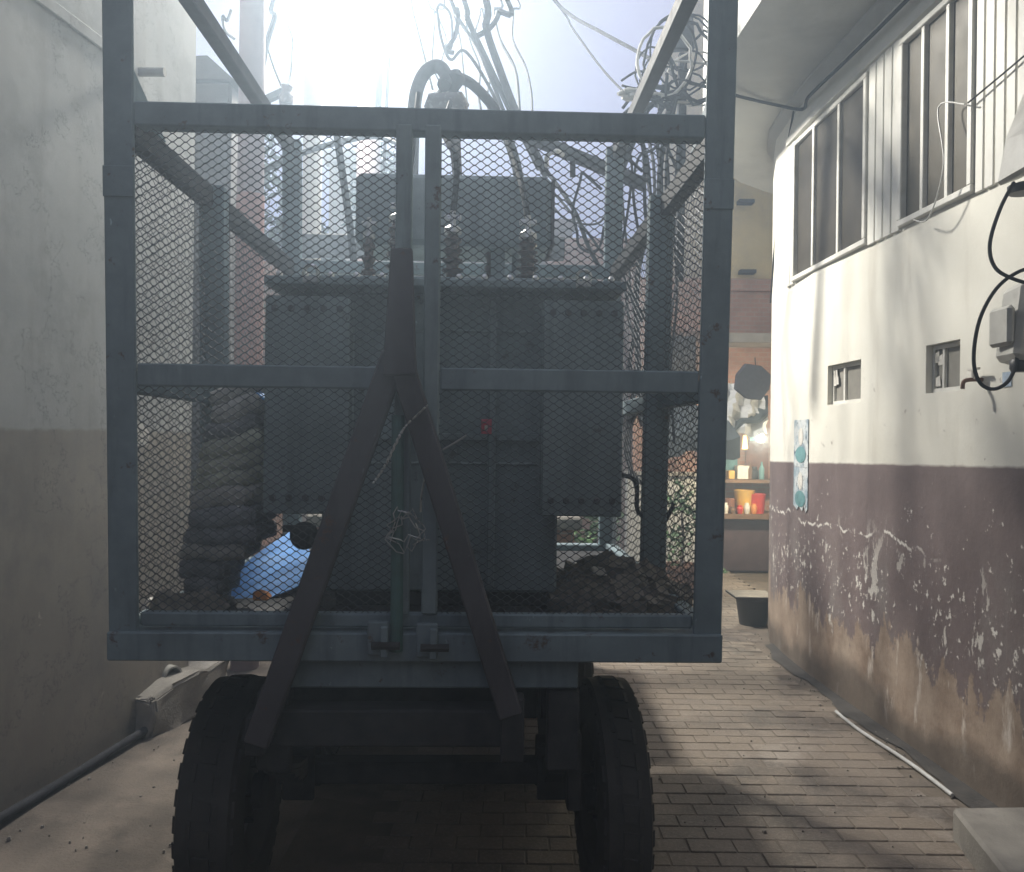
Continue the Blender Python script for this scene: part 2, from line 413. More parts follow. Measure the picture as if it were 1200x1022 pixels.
def pebbles(name, n_, box_, seed, s0, s1, mat):
    q = random.Random(seed); m = MB()
    for i in range(n_):
        x = q.uniform(box_[0], box_[1]); y = q.uniform(box_[2], box_[3])
        if box_[4] and q.random() > .35: x = rwx(y) - .04 - abs(q.gauss(0, .09))
        k = q.uniform(s0, s1)*(1 if q.random() < .85 else 1.8); a = q.random()*6
        base = [(x+k*q.uniform(.7, 1.2)*math.cos(a+t*1.2566), y+k*q.uniform(.7, 1.2)*math.sin(a+t*1.2566), -.004) for t in range(5)]
        m.hexa(base, [(x+(px_-x)*.6, y+(py_-y)*.6, k*q.uniform(.5, .9)) for px_, py_, _ in base])
    o = link(name, m.mesh(name), mat); o['kind'] = 'stuff'; return o
pebbles('gravel', 130, (-1.95, -.75, 2.4, 4.6, False), 5, .002, .006, M['concrete'])
pebbles('roadside_gravel', 260, (.5, 1.9, 2.6, 6.4, True), 6, .002, .006, M['debris'])
# ------------------------------------------------------------------ left building
LX = lambda y: -2.0 + .149*(y-3.17)
LEND = 4.56
lb = thing('rendered_building', 'plain rendered building along the left side, white above brown grey paint', 'building', (LX(3.2), 3.2, 0))
m = MB(); m.hexa([(LX(-9), -9, -.04), (LX(LEND), LEND, -.04), (LX(LEND)-3.5, LEND+.4, -.04), (LX(-9)-3.5, -9, -.04)],
                 [(LX(-9), -9, 11.0), (LX(LEND), LEND, 11.0), (LX(LEND)-3.5, LEND+.4, 11.0), (LX(-9)-3.5, -9, 11.0)])
part('wall', m, M['left_wall'], lb, world=True, bev=.02)
m = MB()
for a, b in ((-9, 4.0),):
    m.hexa([(LX(a), a, 3.27), (LX(a)+.012, a, 3.27), (LX(b)+.012, b, 3.27), (LX(b), b, 3.27)],
           [(LX(a), a, 3.33), (LX(a)+.012, a, 3.33), (LX(b)+.012, b, 3.33), (LX(b), b, 3.33)])
part('string_course', m, M['left_wall'], lb, world=True, bev=.006)
m = MB().tube([(LX(4.02)-.02, 4.02, 3.3), (LX(4.02)+.13, 4.02, 3.3)], .022, 10)
part('waste_pipe', m, M['concrete'], lb, world=True, smooth=True)
# pipe on the ground along the wall
pts = [(LX(y)+.075 + .01*math.sin(y*3), y, .03 + .006*math.sin(y*5)) for y in np.linspace(-1, 4.02, 22)]
solo('drain_pipe', MB().tube(pts, .019, 10), M['cable_grey'], 'long grey pipe lying on the ground along the foot of the left wall', 'pipe', smooth=True)
# concrete block at the foot of the wall
c0 = at(152, 862, 4.10); c1 = at(188, 866, 4.05); c2 = at(262, 830, 4.75); c3 = at(170, 832, 4.75)
bl = None; q0 = [(-1.965, 4.08), (-1.775, 4.02), (-1.60, 4.62), (-1.82, 4.75)]
bmb = bmesh.new()
vb = [bmb.verts.new((x, y, -.03)) for x, y in q0] + [bmb.verts.new((x+.012*(i in (0, 3)), y+.02, .205 + (.03 if i > 1 else 0))) for i, (x, y) in enumerate(q0)]
for f in ((3, 2, 1, 0), (4, 5, 6, 7), (0, 1, 5, 4), (1, 2, 6, 5), (2, 3, 7, 6), (3, 0, 4, 7)): bmb.faces.new([vb[k] for k in f])
bmesh.ops.bevel(bmb, geom=bmb.edges[:], offset=.025, segments=2, affect='EDGES', profile=.6)
bmesh.ops.subdivide_edges(bmb, edges=bmb.edges[:], cuts=3, use_grid_fill=True)
for v in bmb.verts:
    a = v.co*9; v.co += Vector((math.sin(a.y*1.7+a.z*2.3), math.sin(a.x*2.1+a.z), math.sin(a.x*1.9+a.y*2.7)))*.02 + Vector((rnd.uniform(-1, 1), rnd.uniform(-1, 1), rnd.uniform(-1, 1)))*.007
bl = MB(); bmb.verts.index_update(); bl.v = [tuple(v.co) for v in bmb.verts]; bl.f = [tuple(v.index for v in f.verts) for f in bmb.faces]; bmb.free()
solo('concrete_block', bl, M['concrete'], 'rough concrete block against the foot of the left wall under the cage', 'concrete block', smooth=True)
p = at(196, 790, 4.35)
st = thing('pipe_stub', 'short open pipe stub resting on the concrete block by the left wall', 'pipe', (p.x, p.y, p.z))
m = MB(); n = 18
for rr in ((.052, .042),):
    ring = []
    for (rad, h) in ((.052, -.06), (.052, .06), (.042, .06), (.042, -.06)):
        ring.append([(h, rad*math.cos(2*math.pi*k/n), rad*math.sin(2*math.pi*k/n)) for k in range(n)])
    vs_ = [v for r_ in ring for v in r_]; fs_ = []
    for i in range(4):
        for k in range(n): fs_.append((i*n+k, i*n+(k+1) % n, ((i+1) % 4)*n+(k+1) % n, ((i+1) % 4)*n+k))
    m.add(vs_, fs_)
pp = part('tube', m, M['plastic_grey'], st, smooth=True); st.rotation_euler = (0, 0, R(-35))
# pale piece standing in for a patch of lamplight on the wall
y = 4.05
m = MB(); pr = [(0, 0), (.14, .01), (.16, .07), (.10, .115), (.02, .10)]
m.hexa([(LX(3.98+a)+.003, 3.98+a, 1.44+b) for a, b in pr], [(LX(3.98+a)+.006, 3.98+a, 1.44+b) for a, b in pr])
solo('light_patch', m, M['paper'], 'pale patch standing in for lamplight on the left wall behind the mesh', 'paper')

# ------------------------------------------------------------------ right building
rb = thing('two_storey_building', 'white building with brown lower wall, clad upper storey and rounded far corner', 'building', (rwx(4), 4.0, 0))
VENTS = [(4.55, 4.98, 1.735, 1.975), (3.63, 3.90, 1.745, 1.975)]
SILL, HEAD = 2.60, 3.56
WINS = [(4.47, 5.56), (3.52, 4.13)]
ys = sorted(set([-9, 0, 2.0, 2.5, 3.0, 3.3] + [v for a in VENTS for v in a[:2]] + [v for a in WINS for v in a] + [4.3, 5.2, 5.35, 5.7, 5.9, 6.1, 6.3]))
path = [(rwx(y), y) for y in ys] + [(2.07, 6.5), (2.18, 6.72), (2.32, 6.95), (2.52, 7.13), (2.75, 7.3), (3.06, 7.42), (3.4, 11.0), (4.6, 7.6)]
zs = sorted(set([-.04, .4, 1.0, 1.38, SILL, HEAD, 3.86] + [v for a in VENTS for v in a[2:]]))
m = MB()
for i in range(len(path)-1):
    (xa, ya), (xb, yb) = path[i], path[i+1]
    for z0, z1 in zip(zs, zs[1:]):
        ym, zm = (ya+yb)/2, (z0+z1)/2
        if any(a < ym < b and c < zm < d for a, b, c, d in VENTS): continue
        if any(a < ym < b for a, b in WINS) and SILL < zm < HEAD: continue
        m.add([(xa, ya, z0), (xb, yb, z0), (xb, yb, z1), (xa, ya, z1)], [(0, 1, 2, 3)])
wall = part('wall', m, M['right_wall'], rb, world=True)
def rpt(y, z, off=0.0): return (rwx(y)-off, y, z)
# the two small vent windows with deep reveals
for k, (a, b, c, d) in enumerate(VENTS):
    m = MB()
    for (p0, p1, p2, p3) in ((rpt(a, c), rpt(b, c), rpt(b, c, -.11), rpt(a, c, -.11)), (rpt(a, d), rpt(b, d), rpt(b, d, -.11), rpt(a, d, -.11)),
                             (rpt(a, c), rpt(a, d), rpt(a, d, -.11), rpt(a, c, -.11)), (rpt(b, c), rpt(b, d), rpt(b, d, -.11), rpt(b, c, -.11))):
        m.add([p0, p1, p2, p3], [(0, 1, 2, 3)])
    vw = part('vent_window', m, M['right_wall'], rb, world=True)
    fr = MB()
    e = .022
    def seg(y0, z0, y1, z1): fr.hexa([rpt(y0, z0, -.03), rpt(y1, z0, -.03), rpt(y1, z0, -.065), rpt(y0, z0, -.065)], [rpt(y0, z1, -.03), rpt(y1, z1, -.03), rpt(y1, z1, -.065), rpt(y0, z1, -.065)])
    seg(a+.003, c+.003, b-.003, c+e); seg(a+.003, d-e, b-.003, d-.003); seg(a+.003, c+e, a+e, d-e); seg(b-e, c+e, b-.003, d-e)
    if k == 0: seg(b-.17, c+e, b-.15, d-e)
    else: seg(b-.10, c+e, b-.085, d-e)
    part('frame', fr, M['white_frame'], vw, world=True)
    gp = MB().hexa([rpt(a+e, c+e, -.044), rpt(b-e, c+e, -.044), rpt(b-e, c+e, -.052), rpt(a+e, c+e, -.052)], [rpt(a+e, d-e, -.044), rpt(b-e, d-e, -.044), rpt(b-e, d-e, -.052), rpt(a+e, d-e, -.052)])
    part('pane', gp, M['pane_c'], vw, world=True)
    rg = MB()
    for t in range(4):
        yy = b - .03 - rnd.random()*.04; zz = c + .03 + rnd.random()*.14
        rg.hexa([rpt(yy-.02, zz, -.030), rpt(yy+.02, zz, -.030), rpt(yy+.015, zz, -.034), rpt(yy-.02, zz, -.034)], [rpt(yy-.012, zz+.05, -.030), rpt(yy+.02, zz+.04, -.030), rpt(yy+.015, zz+.04, -.034), rpt(yy-.012, zz+.05, -.034)])
    part('paper_strip', rg, M['paper'], vw, world=True, kind='stuff')
# upper windows: frame, mullions, panes
for k, (a, b) in enumerate(WINS):
    fr = MB()
    def seg(y0, z0, y1, z1, o0=.03, o1=-.05): fr.hexa([rpt(y0, z0, o0), rpt(y1, z0, o0), rpt(y1, z0, o1), rpt(y0, z0, o1)], [rpt(y0, z1, o0), rpt(y1, z1, o0), rpt(y1, z1, o1), rpt(y0, z1, o1)])
    e = .035
    seg(a, SILL+.003, b, SILL+e); seg(a, HEAD-e, b, HEAD-.003); seg(a, SILL+e, a+e, HEAD-e); seg(b-e, SILL+e, b, HEAD-e)
    wf = part('window', fr, M['white_frame'], rb, world=True, bev=.004)
    for t in (1, 2):
        yy = a + (b-a)*t/3
        fr = MB(); seg(yy-.014, SILL+e, yy+.014, HEAD-e, .02, -.045); part('mullion', fr, M['white_frame'], wf, world=True, bev=.003)
    for t in range(3):
        y0, y1 = a + (b-a)*t/3 + .018, a + (b-a)*(t+1)/3 - .018
        fr = MB(); seg(y0, SILL+e, y1, HEAD-e, .0, -.006); part('pane', fr, M['pane_a'] if k == 0 else M['pane_b'], wf, world=True)
# white vertical cladding boards of the upper storey
def boards(y0, y1, wd):
    y = y0
    while y < y1 - .01:
        ye = min(y+wd, y1)
        fr = MB().hexa([rpt(y+.005, SILL-.01, .016), rpt(ye-.005, SILL-.01, .016), rpt(ye-.005, SILL-.01, -.004), rpt(y+.005, SILL-.01, -.004)],
                       [rpt(y+.005, HEAD+.02, .016), rpt(ye-.005, HEAD+.02, .016), rpt(ye-.005, HEAD+.02, -.004), rpt(y+.005, HEAD+.02, -.004)])
        part('cladding_board', fr, M['board'], rb, world=True, bev=.003); y += wd
boards(4.13, 4.47, .085); boards(2.3, 3.52, .068); boards(5.56, 5.70, .07)
fr = MB()
for a, b in zip([y for y in ys if 2.0 <= y <= 5.7], [y for y in ys if 2.0 < y <= 5.7]):
    fr.hexa([rpt(a, HEAD+.022, .03), rpt(b, HEAD+.022, .03), rpt(b, HEAD+.022, -.004), rpt(a, HEAD+.022, -.004)], [rpt(a, HEAD+.07, .03), rpt(b, HEAD+.07, .03), rpt(b, HEAD+.07, -.004), rpt(a, HEAD+.07, -.004)])
part('head_moulding', fr, M['board'], rb, world=True)
# overhanging floor slab with storeys above it
def offs(path, d):
    o = []
    for i, p_ in enumerate(path):
        a, b = Vector(path[max(i-1, 0)]), Vector(path[min(i+1, len(path)-1)])
        t = (b-a).normalized(); o.append((p_[0] - t.y*d, p_[1] + t.x*d))
    return o
outer = offs(path, .66)
outer = [(x + max(0, y-5.0)*.10, y) for x, y in outer]
m = MB(); n = len(path)
inner = [(x+.02, y) for x, y in path]
m.add([(x, y, 3.86) for x, y in outer] + [(x, y, 3.86) for x, y in inner] + [(x, y, 11.0) for x, y in outer],
      [(i, i+1, n+i+1, n+i) for i in range(n-1)] + [(i, i+1, 2*n+i+1, 2*n+i) for i in range(n-1)])
part('overhang', m, M['soffit'], rb, world=True)
m = MB().add([(x, y, 11.0) for x, y in outer] + [(6, 7.6, 11.0), (6, -9, 11.0)], [tuple(range(n+2))])
part('roof', m, M['soffit'], rb, world=True)
# cornice strip in the angle of wall and soffit
m = MB()
o1 = offs(path, .05)
m.add([(x, y, 3.78) for x, y in path] + [(x, y, 3.84) for x, y in o1] + [(x, y, 3.862) for x, y in o1], [(i, i+1, n+i+1, n+i) for i in range(n-1)] + [(n+i, n+i+1, 2*n+i+1, 2*n+i) for i in range(n-1)])
part('cornice', m, M['soffit'], rb, world=True)
# door opening with steel door at the near end of the wall
dm = thing('steel_door', 'dark steel door at the right edge behind the step', 'door', (rwx(2.6), 2.6, 0))
m = MB(); m.hexa([(rwx(2.2)-.01, 2.2, .12), (rwx(3.02)-.03, 3.02, .12), (rwx(3.02)+.03, 3.02, .12), (rwx(2.2)+.03, 2.2, .12)], [(rwx(2.2)-.01, 2.2, 1.41), (rwx(3.02)-.03, 3.02, 1.41), (rwx(3.02)+.03, 3.02, 1.41), (rwx(2.2)+.03, 2.2, 1.41)])
part('leaf', m, M['dark_door'], dm, world=True, bev=.006)
m = MB(); m.hexa([(rwx(3.02)-.045, 3.024, .0), (rwx(3.1)-.045, 3.1, .0), (rwx(3.1)+.02, 3.1, .0), (rwx(3.02)+.02, 3.024, .0)], [(rwx(3.02)-.045, 3.024, 1.44), (rwx(3.1)-.045, 3.1, 1.44), (rwx(3.1)+.02, 3.1, 1.44), (rwx(3.02)+.02, 3.024, 1.44)])
part('jamb', m, M['concrete'], dm, world=True, bev=.006)
# doorstep
m = MB().hexa([(1.70, 3.10, -.03), (2.03, 3.12, -.03), (2.05, 2.0, -.03), (1.50, 2.0, -.03)][::-1], [(1.70, 3.10, .115), (2.03, 3.12, .115), (2.05, 2.0, .115), (1.50, 2.0, .115)][::-1])
solo('door_step', m, M['concrete'], 'low concrete step at the bottom right corner below the dark door', 'step', bev=.012)

# dirt channel along foot of the right wall
m = MB(); yy = list(np.linspace(3.1, 6.0, 24))
m.add([(rwx(y)-.08-.025*math.sin(y*6)-.012*math.sin(y*17), y, .004) for y in yy] + [(rwx(y)+.01, y, .016) for y in yy], [(i, i+1, len(yy)+i+1, len(yy)+i) for i in range(len(yy)-1)])
struct('gutter_path', m, M['gutter'])
solo('thin_pipe', MB().tube([(rwx(y)-.13+.012*math.sin(y*4), y, .012+.004*math.sin(y*7)) for y in np.linspace(3.45, 4.5, 14)], .009, 8), M['cable_pale'], 'thin pale pipe lying along the foot of the right wall', 'pipe', smooth=True)

# poster on the right wall
def mat_poster(name, seed):
    k = NT(name); x, y, z = k.z()
    bl = k.step(k.noise(9, 6, .6, off=(seed, 0, 0)), .45, .6)
    col = k.mix(bl, (.55, .58, .58), (.27, .35, .40))
    col = k.mix(k.step(k.noise(22, 5, .7, off=(0, seed, 2)), .54, .62), col, (.08, .12, .16))
    col = k.mix(k.step(k.noise(13, 5, .7, off=(0, seed, 9)), .58, .64), col, (.66, .68, .67))
    return k.fin(col, .6)
po = thing('poster', 'faded blue and white poster peeling at the bottom edge of the right wall', 'poster', rpt(5.38, .95))
y0, y1 = 5.255, 5.525
for (z0, z1, sd) in ((1.34, 1.655, 1.0), (1.07, 1.338, 6.0)):
    m = MB(); k = 8
    low = [rpt(y0+(y1-y0)*i/k, z0 - (0 if sd == 1.0 else .02*math.sin(i*2.3)+.01*(i % 2)), .006) for i in range(k+1)]
    top = [rpt(y0+(y1-y0)*i/k, z1, .006) for i in range(k+1)]
    lo2 = [(x+.003, y, z) for x, y, z in low]; to2 = [(x+.003, y, z) for x, y, z in top]
    m.add(low+top, [(i, i+1, k+2+i, k+1+i) for i in range(k)]); m.add(lo2+to2, [(i, i+1, k+2+i, k+1+i) for i in range(k)])
    part('sheet', m, mat_poster('poster print %d' % int(sd), sd), po, world=True)
    # printed figure: pale oval over darker shoulders
    zc = (z0+z1)/2
    for (zz, rw_, rh_, mm) in ((zc+.045, .045, .06, 'paper'), (zc-.075, .10, .055, 'teal_cloth')):
        ov = MB(); nn = 14
        ov.add([rpt((y0+y1)/2 + rw_*math.cos(2*math.pi*i/nn), zz + rh_*math.sin(2*math.pi*i/nn), .0085) for i in range(nn)], [tuple(range(nn))])
        part('print', ov, M[mm], po, world=True)
# small blue sticker with a printed white line
p0 = rpt(3.32, 1.765)
m = MB().hexa([rpt(3.28, 1.74, .004), rpt(3.335, 1.74, .004), rpt(3.335, 1.74, .001), rpt(3.28, 1.74, .001)], [rpt(3.28, 1.80, .004), rpt(3.335, 1.80, .004), rpt(3.335, 1.80, .001), rpt(3.28, 1.80, .001)])
solo('wall_sticker', m, worn('pale blue sticker', (.45, .55, .66), .5, .2, 60, bump=0), 'tiny pale blue sticker on the white wall beside the tap', 'sticker')
# tap
tp = thing('water_tap', 'small brass tap sticking out of the white wall right of the vent windows', 'tap', rpt(3.47, 1.72))
m = MB().tube(spline([(.03, 0, .06), (-.05, 0, .06), (-.08, 0, .05), (-.085, 0, .02)], 5), .009, 8); part('spout', m, M['rust'], tp, smooth=True)
m = MB().tube([(-.04, 0, .06), (-.04, 0, .10)], .009, 8).bar((-.04, -.04, .105), (-.04, .04, .105), .014, .01); part('handle', m, M['white_plastic'], tp, smooth=True)
# chips: dark spots handled by paint; electric meter box with cables
mb_ = thing('meter_box', 'grey plastic electricity meter box on the right wall at the picture edge', 'meter box', rpt(3.13, 1.78))
m = MB(); prof = [(-.13, .0), (-.13, .30), (.10, .34), (.10, -.02)]
x0 = 0
m.hexa([(-.13, .07, .05), (-.15, -.10, .05), (.0, -.10, .02), (.0, .08, .02)], [(-.10, .07, .33), (-.12, -.10, .34), (.0, -.10, .38), (.0, .08, .36)])
part('case', m, M['plastic_grey'], mb_, bev=.018)
m = MB().box((-.165, -.085, .10), (-.135, .05, .25)); part('cover', m, M['plastic_grey'], mb_, bev=.012)
m = MB().lathe([(.028, 0), (.034, .012), (.034, .04), (.026, .05)], (-.1, -.05, .0), 'Z', 14); part('cable_gland', m, M['black_plastic'], mb_, smooth=True)
m = MB().tube([(-.06, .06, .21), (-.06, .14, .215)], .008, 6); part('screw', m, M['rust'], mb_)
# sloped concrete hood above it
hd = thing('concrete_hood', 'sloping pale hood jutting from the clad wall above the meter box', 'hood', rpt(3.1, 2.50))
m = MB(); a0 = at(1164, 170, 3.15); 
m.hexa([(-.02, -.8, .06), (-.02, .13, .06), (-.16, .06, -.0), (-.20, -.8, -.0)][::-1], [(-.02, -.8, .42), (-.02, .12, .40), (-.13, .04, .20), (-.20, -.8, .20)][::-1])
part('shell', m, M['plastic_grey'], hd, bev=.02)
m = MB().lathe([(.05, 0), (.055, .012), (.055, .03), (.03, .04)], (-.10, -.03, -.045), 'Z', 16); part('outlet', m, M['black_plastic'], hd, smooth=True)

# ------------------------------------------------------------------ buildings behind the camera close the alley
m = MB().box((-6, -10.5, -.04), (6, -9.2, 5.5))
solo('rear_building', m, M['far_plaster'], 'plain plastered building closing the alley behind the viewpoint', 'building')

# =================================================================== CAGE TRAILER
TH = .030
CX, CY = -.247, 2.2
cart = thing('cage_trailer', 'blue grey steel cage trailer with mesh sides, raised tow bar and rubber wheels', 'trailer', (CX, CY, 0), TH)
LEAN = Matrix(((1, 0, 0, 0), (0, 1, -.05, .045), (0, 0, 1, 0), (0, 0, 0, 1)))
def cage(name, mb, mat='paint', bev=.004, parent=None, **k):
    me = mb.mesh(name, False, bev); me.transform(LEAN)
    return tag(link(name, me, M[mat], parent or cart), **k)
HWD, ZB, ZT, ZU = .828, .896, 2.368, 2.95
LEN = 1.92
VMID = .70
for s in (-1, 1):
    # front post: an angle iron, so a wide face and a side flange
    x0, x1 = sorted((s*HWD, s*(HWD-.078)))
    cage('corner_post', MB().box((x0, 0, ZB), (x1, .012, ZU)).box((s*HWD-.006*(s > 0)-.006*(s < 0), .012, ZB), (s*HWD+.006*(s < 0)+.006*(s > 0) - s*.006, .08, ZU)))
    x0, x1 = sorted((s*HWD, s*(HWD-.085)))
    cage('side_post', MB().box((x0, VMID, ZB), (x1, VMID+.06, ZT)))
    cage('rear_post', MB().box((x0+.008*s, LEN-.05, ZB), (x1+.008*s, LEN+.008, ZU)))
    x0, x1 = sorted((s*HWD, s*(HWD-.05)))
    cage('side_top_rail', MB().box((x0, .082, ZT-.075), (x1, VMID-.002, ZT-.005)).box((x0, VMID+.062, ZT-.075), (x1, LEN-.052, ZT-.005)).box((x0+s*.002, VMID-.03, ZT-.07), (x1, VMID+.09, ZT-.008)), 'black_steel')
    cage('upper_side_rail', MB().box((x0, .082, ZU-.06), (x1, LEN-.052, ZU)), 'black_steel')
    cage('side_mid_rail', MB().box((x0, .082, 1.615), (x1, VMID-.002, 1.675)).box((x0, VMID+.062, 1.615), (x1, LEN-.052, 1.675)))
    cage('side_bottom_rail', MB().box((x0, .082, ZB+.002), (x1, LEN-.052, .985)))
    # triangular gusset in the top front corner
    xg = s*(HWD-.04)
    cage('gusset', MB().hexa([(xg-.006, .02, ZT+.004), (xg+.006, .02, ZT+.004), (xg+.006, .30, ZT+.0)  , (xg-.006, .30, ZT+.0)], [(xg-.006, .02, ZT+.13), (xg+.006, .02, ZT+.13), (xg+.006, .06, ZT+.125), (xg-.006, .06, ZT+.125)]), bev=0)
    # weld sleeve on the post
    x0, x1 = sorted((s*(HWD+.001), s*(HWD-.079)))
    cage('post_sleeve', MB().box((x0, -.004, 2.12), (x1, -.001, 2.20)), bev=.002)
xi = HWD-.079
cage('front_top_rail', MB().box((-xi, .0, ZT-.062), (xi, .05, ZT)))
cage('rear_top_rail', MB().box((-xi, LEN-.05, ZT-.06), (xi, LEN, ZT)))
for s in (-1, 1):
    x0, x1 = sorted((s*xi, s*.115)) if s > 0 else (-xi, -.085)
    cage('front_mid_rail', MB().box((x0 if s < 0 else .052, .004, 1.63), (x1, .04, 1.69)))
cage('front_bottom_rail', MB().box((-xi, .012, .985), (xi, .045, 1.022)))
cage('base_beam', MB().box((-HWD+.0, -.014, ZB), (HWD, .10, .974)), 'paint')
cage('rear_base_beam', MB().box((-HWD, LEN-.06, ZB), (HWD, LEN+.02, .974)))
cage('deck', MB().box((-HWD+.052, .102, .925), (HWD-.052, LEN-.062, .945)), 'black_steel', 0)
# gate stiles, hinge lugs and latches
for xx, mm in ((-.048, 'paint_pale'), (.028, 'paint_pale')):
    cage('gate_stile', MB().box((xx-.021, -.004, 1.024), (xx+.021, .036, ZT-.044)), mm)
for xx, zz in ((-.105, .93), (.025, .925)):
    lt = cage('latch', MB().box((xx-.028, -.034, zz-.01), (xx+.028, -.016, zz+.08)).box((xx+.008, -.052, zz-.012), (xx+.028, -.036, zz+.07)), 'paint', .003)
    b = MB().tube([(xx-.015, -.05, zz+.02), (xx+.06, -.05, zz+.02)], .011, 8); me = b.mesh('bolt', True); me.transform(LEAN); link('bolt', me, M['black_steel'], lt)
cage('stile_pipe', MB().tube([(-.056, -.028, .93), (-.056, -.028, 1.56)], .017, 10), 'teal', 0)
# expanded metal panels: real strands
def expanded(o, eu, ev, wu, wv, nrm, a=.034, b=.0215, wd=.0027, th=.002):
    """o corner, eu/ev unit vectors of the panel plane, wu x wv size"""
    o, eu, ev, nrm = (np.array(x, float) for x in (o, eu, ev, nrm))
    V = []; nseg = int(wu/(a/2)); rows = int(wv/(b/2))
    us = np.linspace(0, wu, nseg*3+1)
    t = (us/(a)) % 1.0
    tri = np.clip(np.where(t < .5, t*4-1, 3-t*4)*1.35, -1, 1)
    for j in range(rows):
        z_ = (j+.5)*b/2 + (1 if j % 2 else -1)*tri*(b/4 + .0004)
        z_ = np.clip(z_, 0, wv)
        c = o + us[:, None]*eu + z_[:, None]*ev
        V.append(np.stack([c - ev*wd/2 - nrm*th/2, c + ev*wd/2 - nrm*th/2, c + ev*wd/2 + nrm*th/2, c - ev*wd/2 + nrm*th/2], 1))
    V = np.array(V)                                    # rows, pts, 4, 3
    nr, npt = V.shape[:2]
    idx = np.arange(nr*npt*4).reshape(nr, npt, 4)
    F = []
    for k in range(4):
        F.append(np.stack([idx[:, :-1, k], idx[:, 1:, k], idx[:, 1:, (k+1) % 4], idx[:, :-1, (k+1) % 4]], -1).reshape(-1, 4))
    F = np.concatenate(F)
    me = bpy.data.meshes.new('mesh_panel')
    me.vertices.add(V.size//3); me.vertices.foreach_set('co', V.reshape(-1).astype(np.float32))
    me.loops.add(F.size); me.loops.foreach_set('vertex_index', F.reshape(-1).astype(np.int32))
    me.polygons.add(len(F)); me.polygons.foreach_set('loop_start', (np.arange(len(F))*4).astype(np.int32))
    me.update(calc_edges=True)
    me.transform(LEAN)
    return tag(link('mesh_panel', me, M['steel'], cart), kind='stuff')
for x0, x1 in ((-xi-.01, -.05), (.035, xi+.01)):
    expanded((x0, .02, 1.018), (1, 0, 0), (0, 0, 1), x1-x0, .62, (0, 1, 0))
    expanded((x0, .02, 1.68), (1, 0, 0), (0, 0, 1), x1-x0, ZT-.055-1.68, (0, 1, 0))
for s in (-1, 1):
    xx = s*(HWD-.025)
    for y0, y1 in ((.07, VMID), (VMID+.06, LEN-.05)):
        expanded((xx, y0, .98), (0, 1, 0), (0, 0, 1), y1-y0, .64, (1, 0, 0), a=.06, b=.031, wd=.0026, th=.0012)
        expanded((xx, y0, 1.67), (0, 1, 0), (0, 0, 1), y1-y0, ZT-.07-1.67, (1, 0, 0), a=.06, b=.031, wd=.0026, th=.0012)
# chassis under the cage
def under(name, mb, mat='black_steel', bev=.005, smooth=False, parent=None): return part(name, mb, M[mat], parent or cart, smooth, bev)
under('cross_member', MB().box((-.37, .03, .812), (.44, .075, .903)), 'paint')
for s in (-1, 1):
    under('chassis_rail', MB().box((s*.36-.04, .077, .80), (s*.36+.04, LEN-.02, .903)), 'paint')
under('turntable_beam', MB().box((-.40, .20, .67), (.34, .32, .798)))
under('front_axle', MB().box((-.47, .375, .40), (.47, .445, .47)))
under('rear_axle', MB().box((-.47, 1.60, .325), (.47, 1.67, .395)))
for yc in (.41, 1.635):
    for s in (-1, 1):
        sp = MB()
        for i in range(5):
            L = .34 - i*.05
            pts = [(-L + 2*L*t/8, .012*i) for t in range(9)]
            zz = lambda q: .50 + .09*(q/.34)**2
            for (q0, _), (q1, _) in zip(pts, pts[1:]):
                sp.hexa([(s*.40-.032, yc+q0, zz(q0)-.013*i-.011), (s*.40+.032, yc+q0, zz(q0)-.013*i-.011), (s*.40+.032, yc+q1, zz(q1)-.013*i-.011), (s*.40-.032, yc+q1, zz(q1)-.013*i-.011)],
                        [(s*.40-.032, yc+q0, zz(q0)-.013*i), (s*.40+.032, yc+q0, zz(q0)-.013*i), (s*.40+.032, yc+q1, zz(q1)-.013*i), (s*.40-.032, yc+q1, zz(q1)-.013*i)])
        under('leaf_spring', sp, bev=0)
        for e in (-.345, .345): under('spring_hanger', MB().box((s*.40-.045, yc+e-.025, .58), (s*.40+.045, yc+e+.025, .80)))
        for e in (-.052, .052): under('axle_clamp', MB().box((s*.40-.05, yc+e-.008, .36), (s*.40+.05, yc+e+.008, .53)))
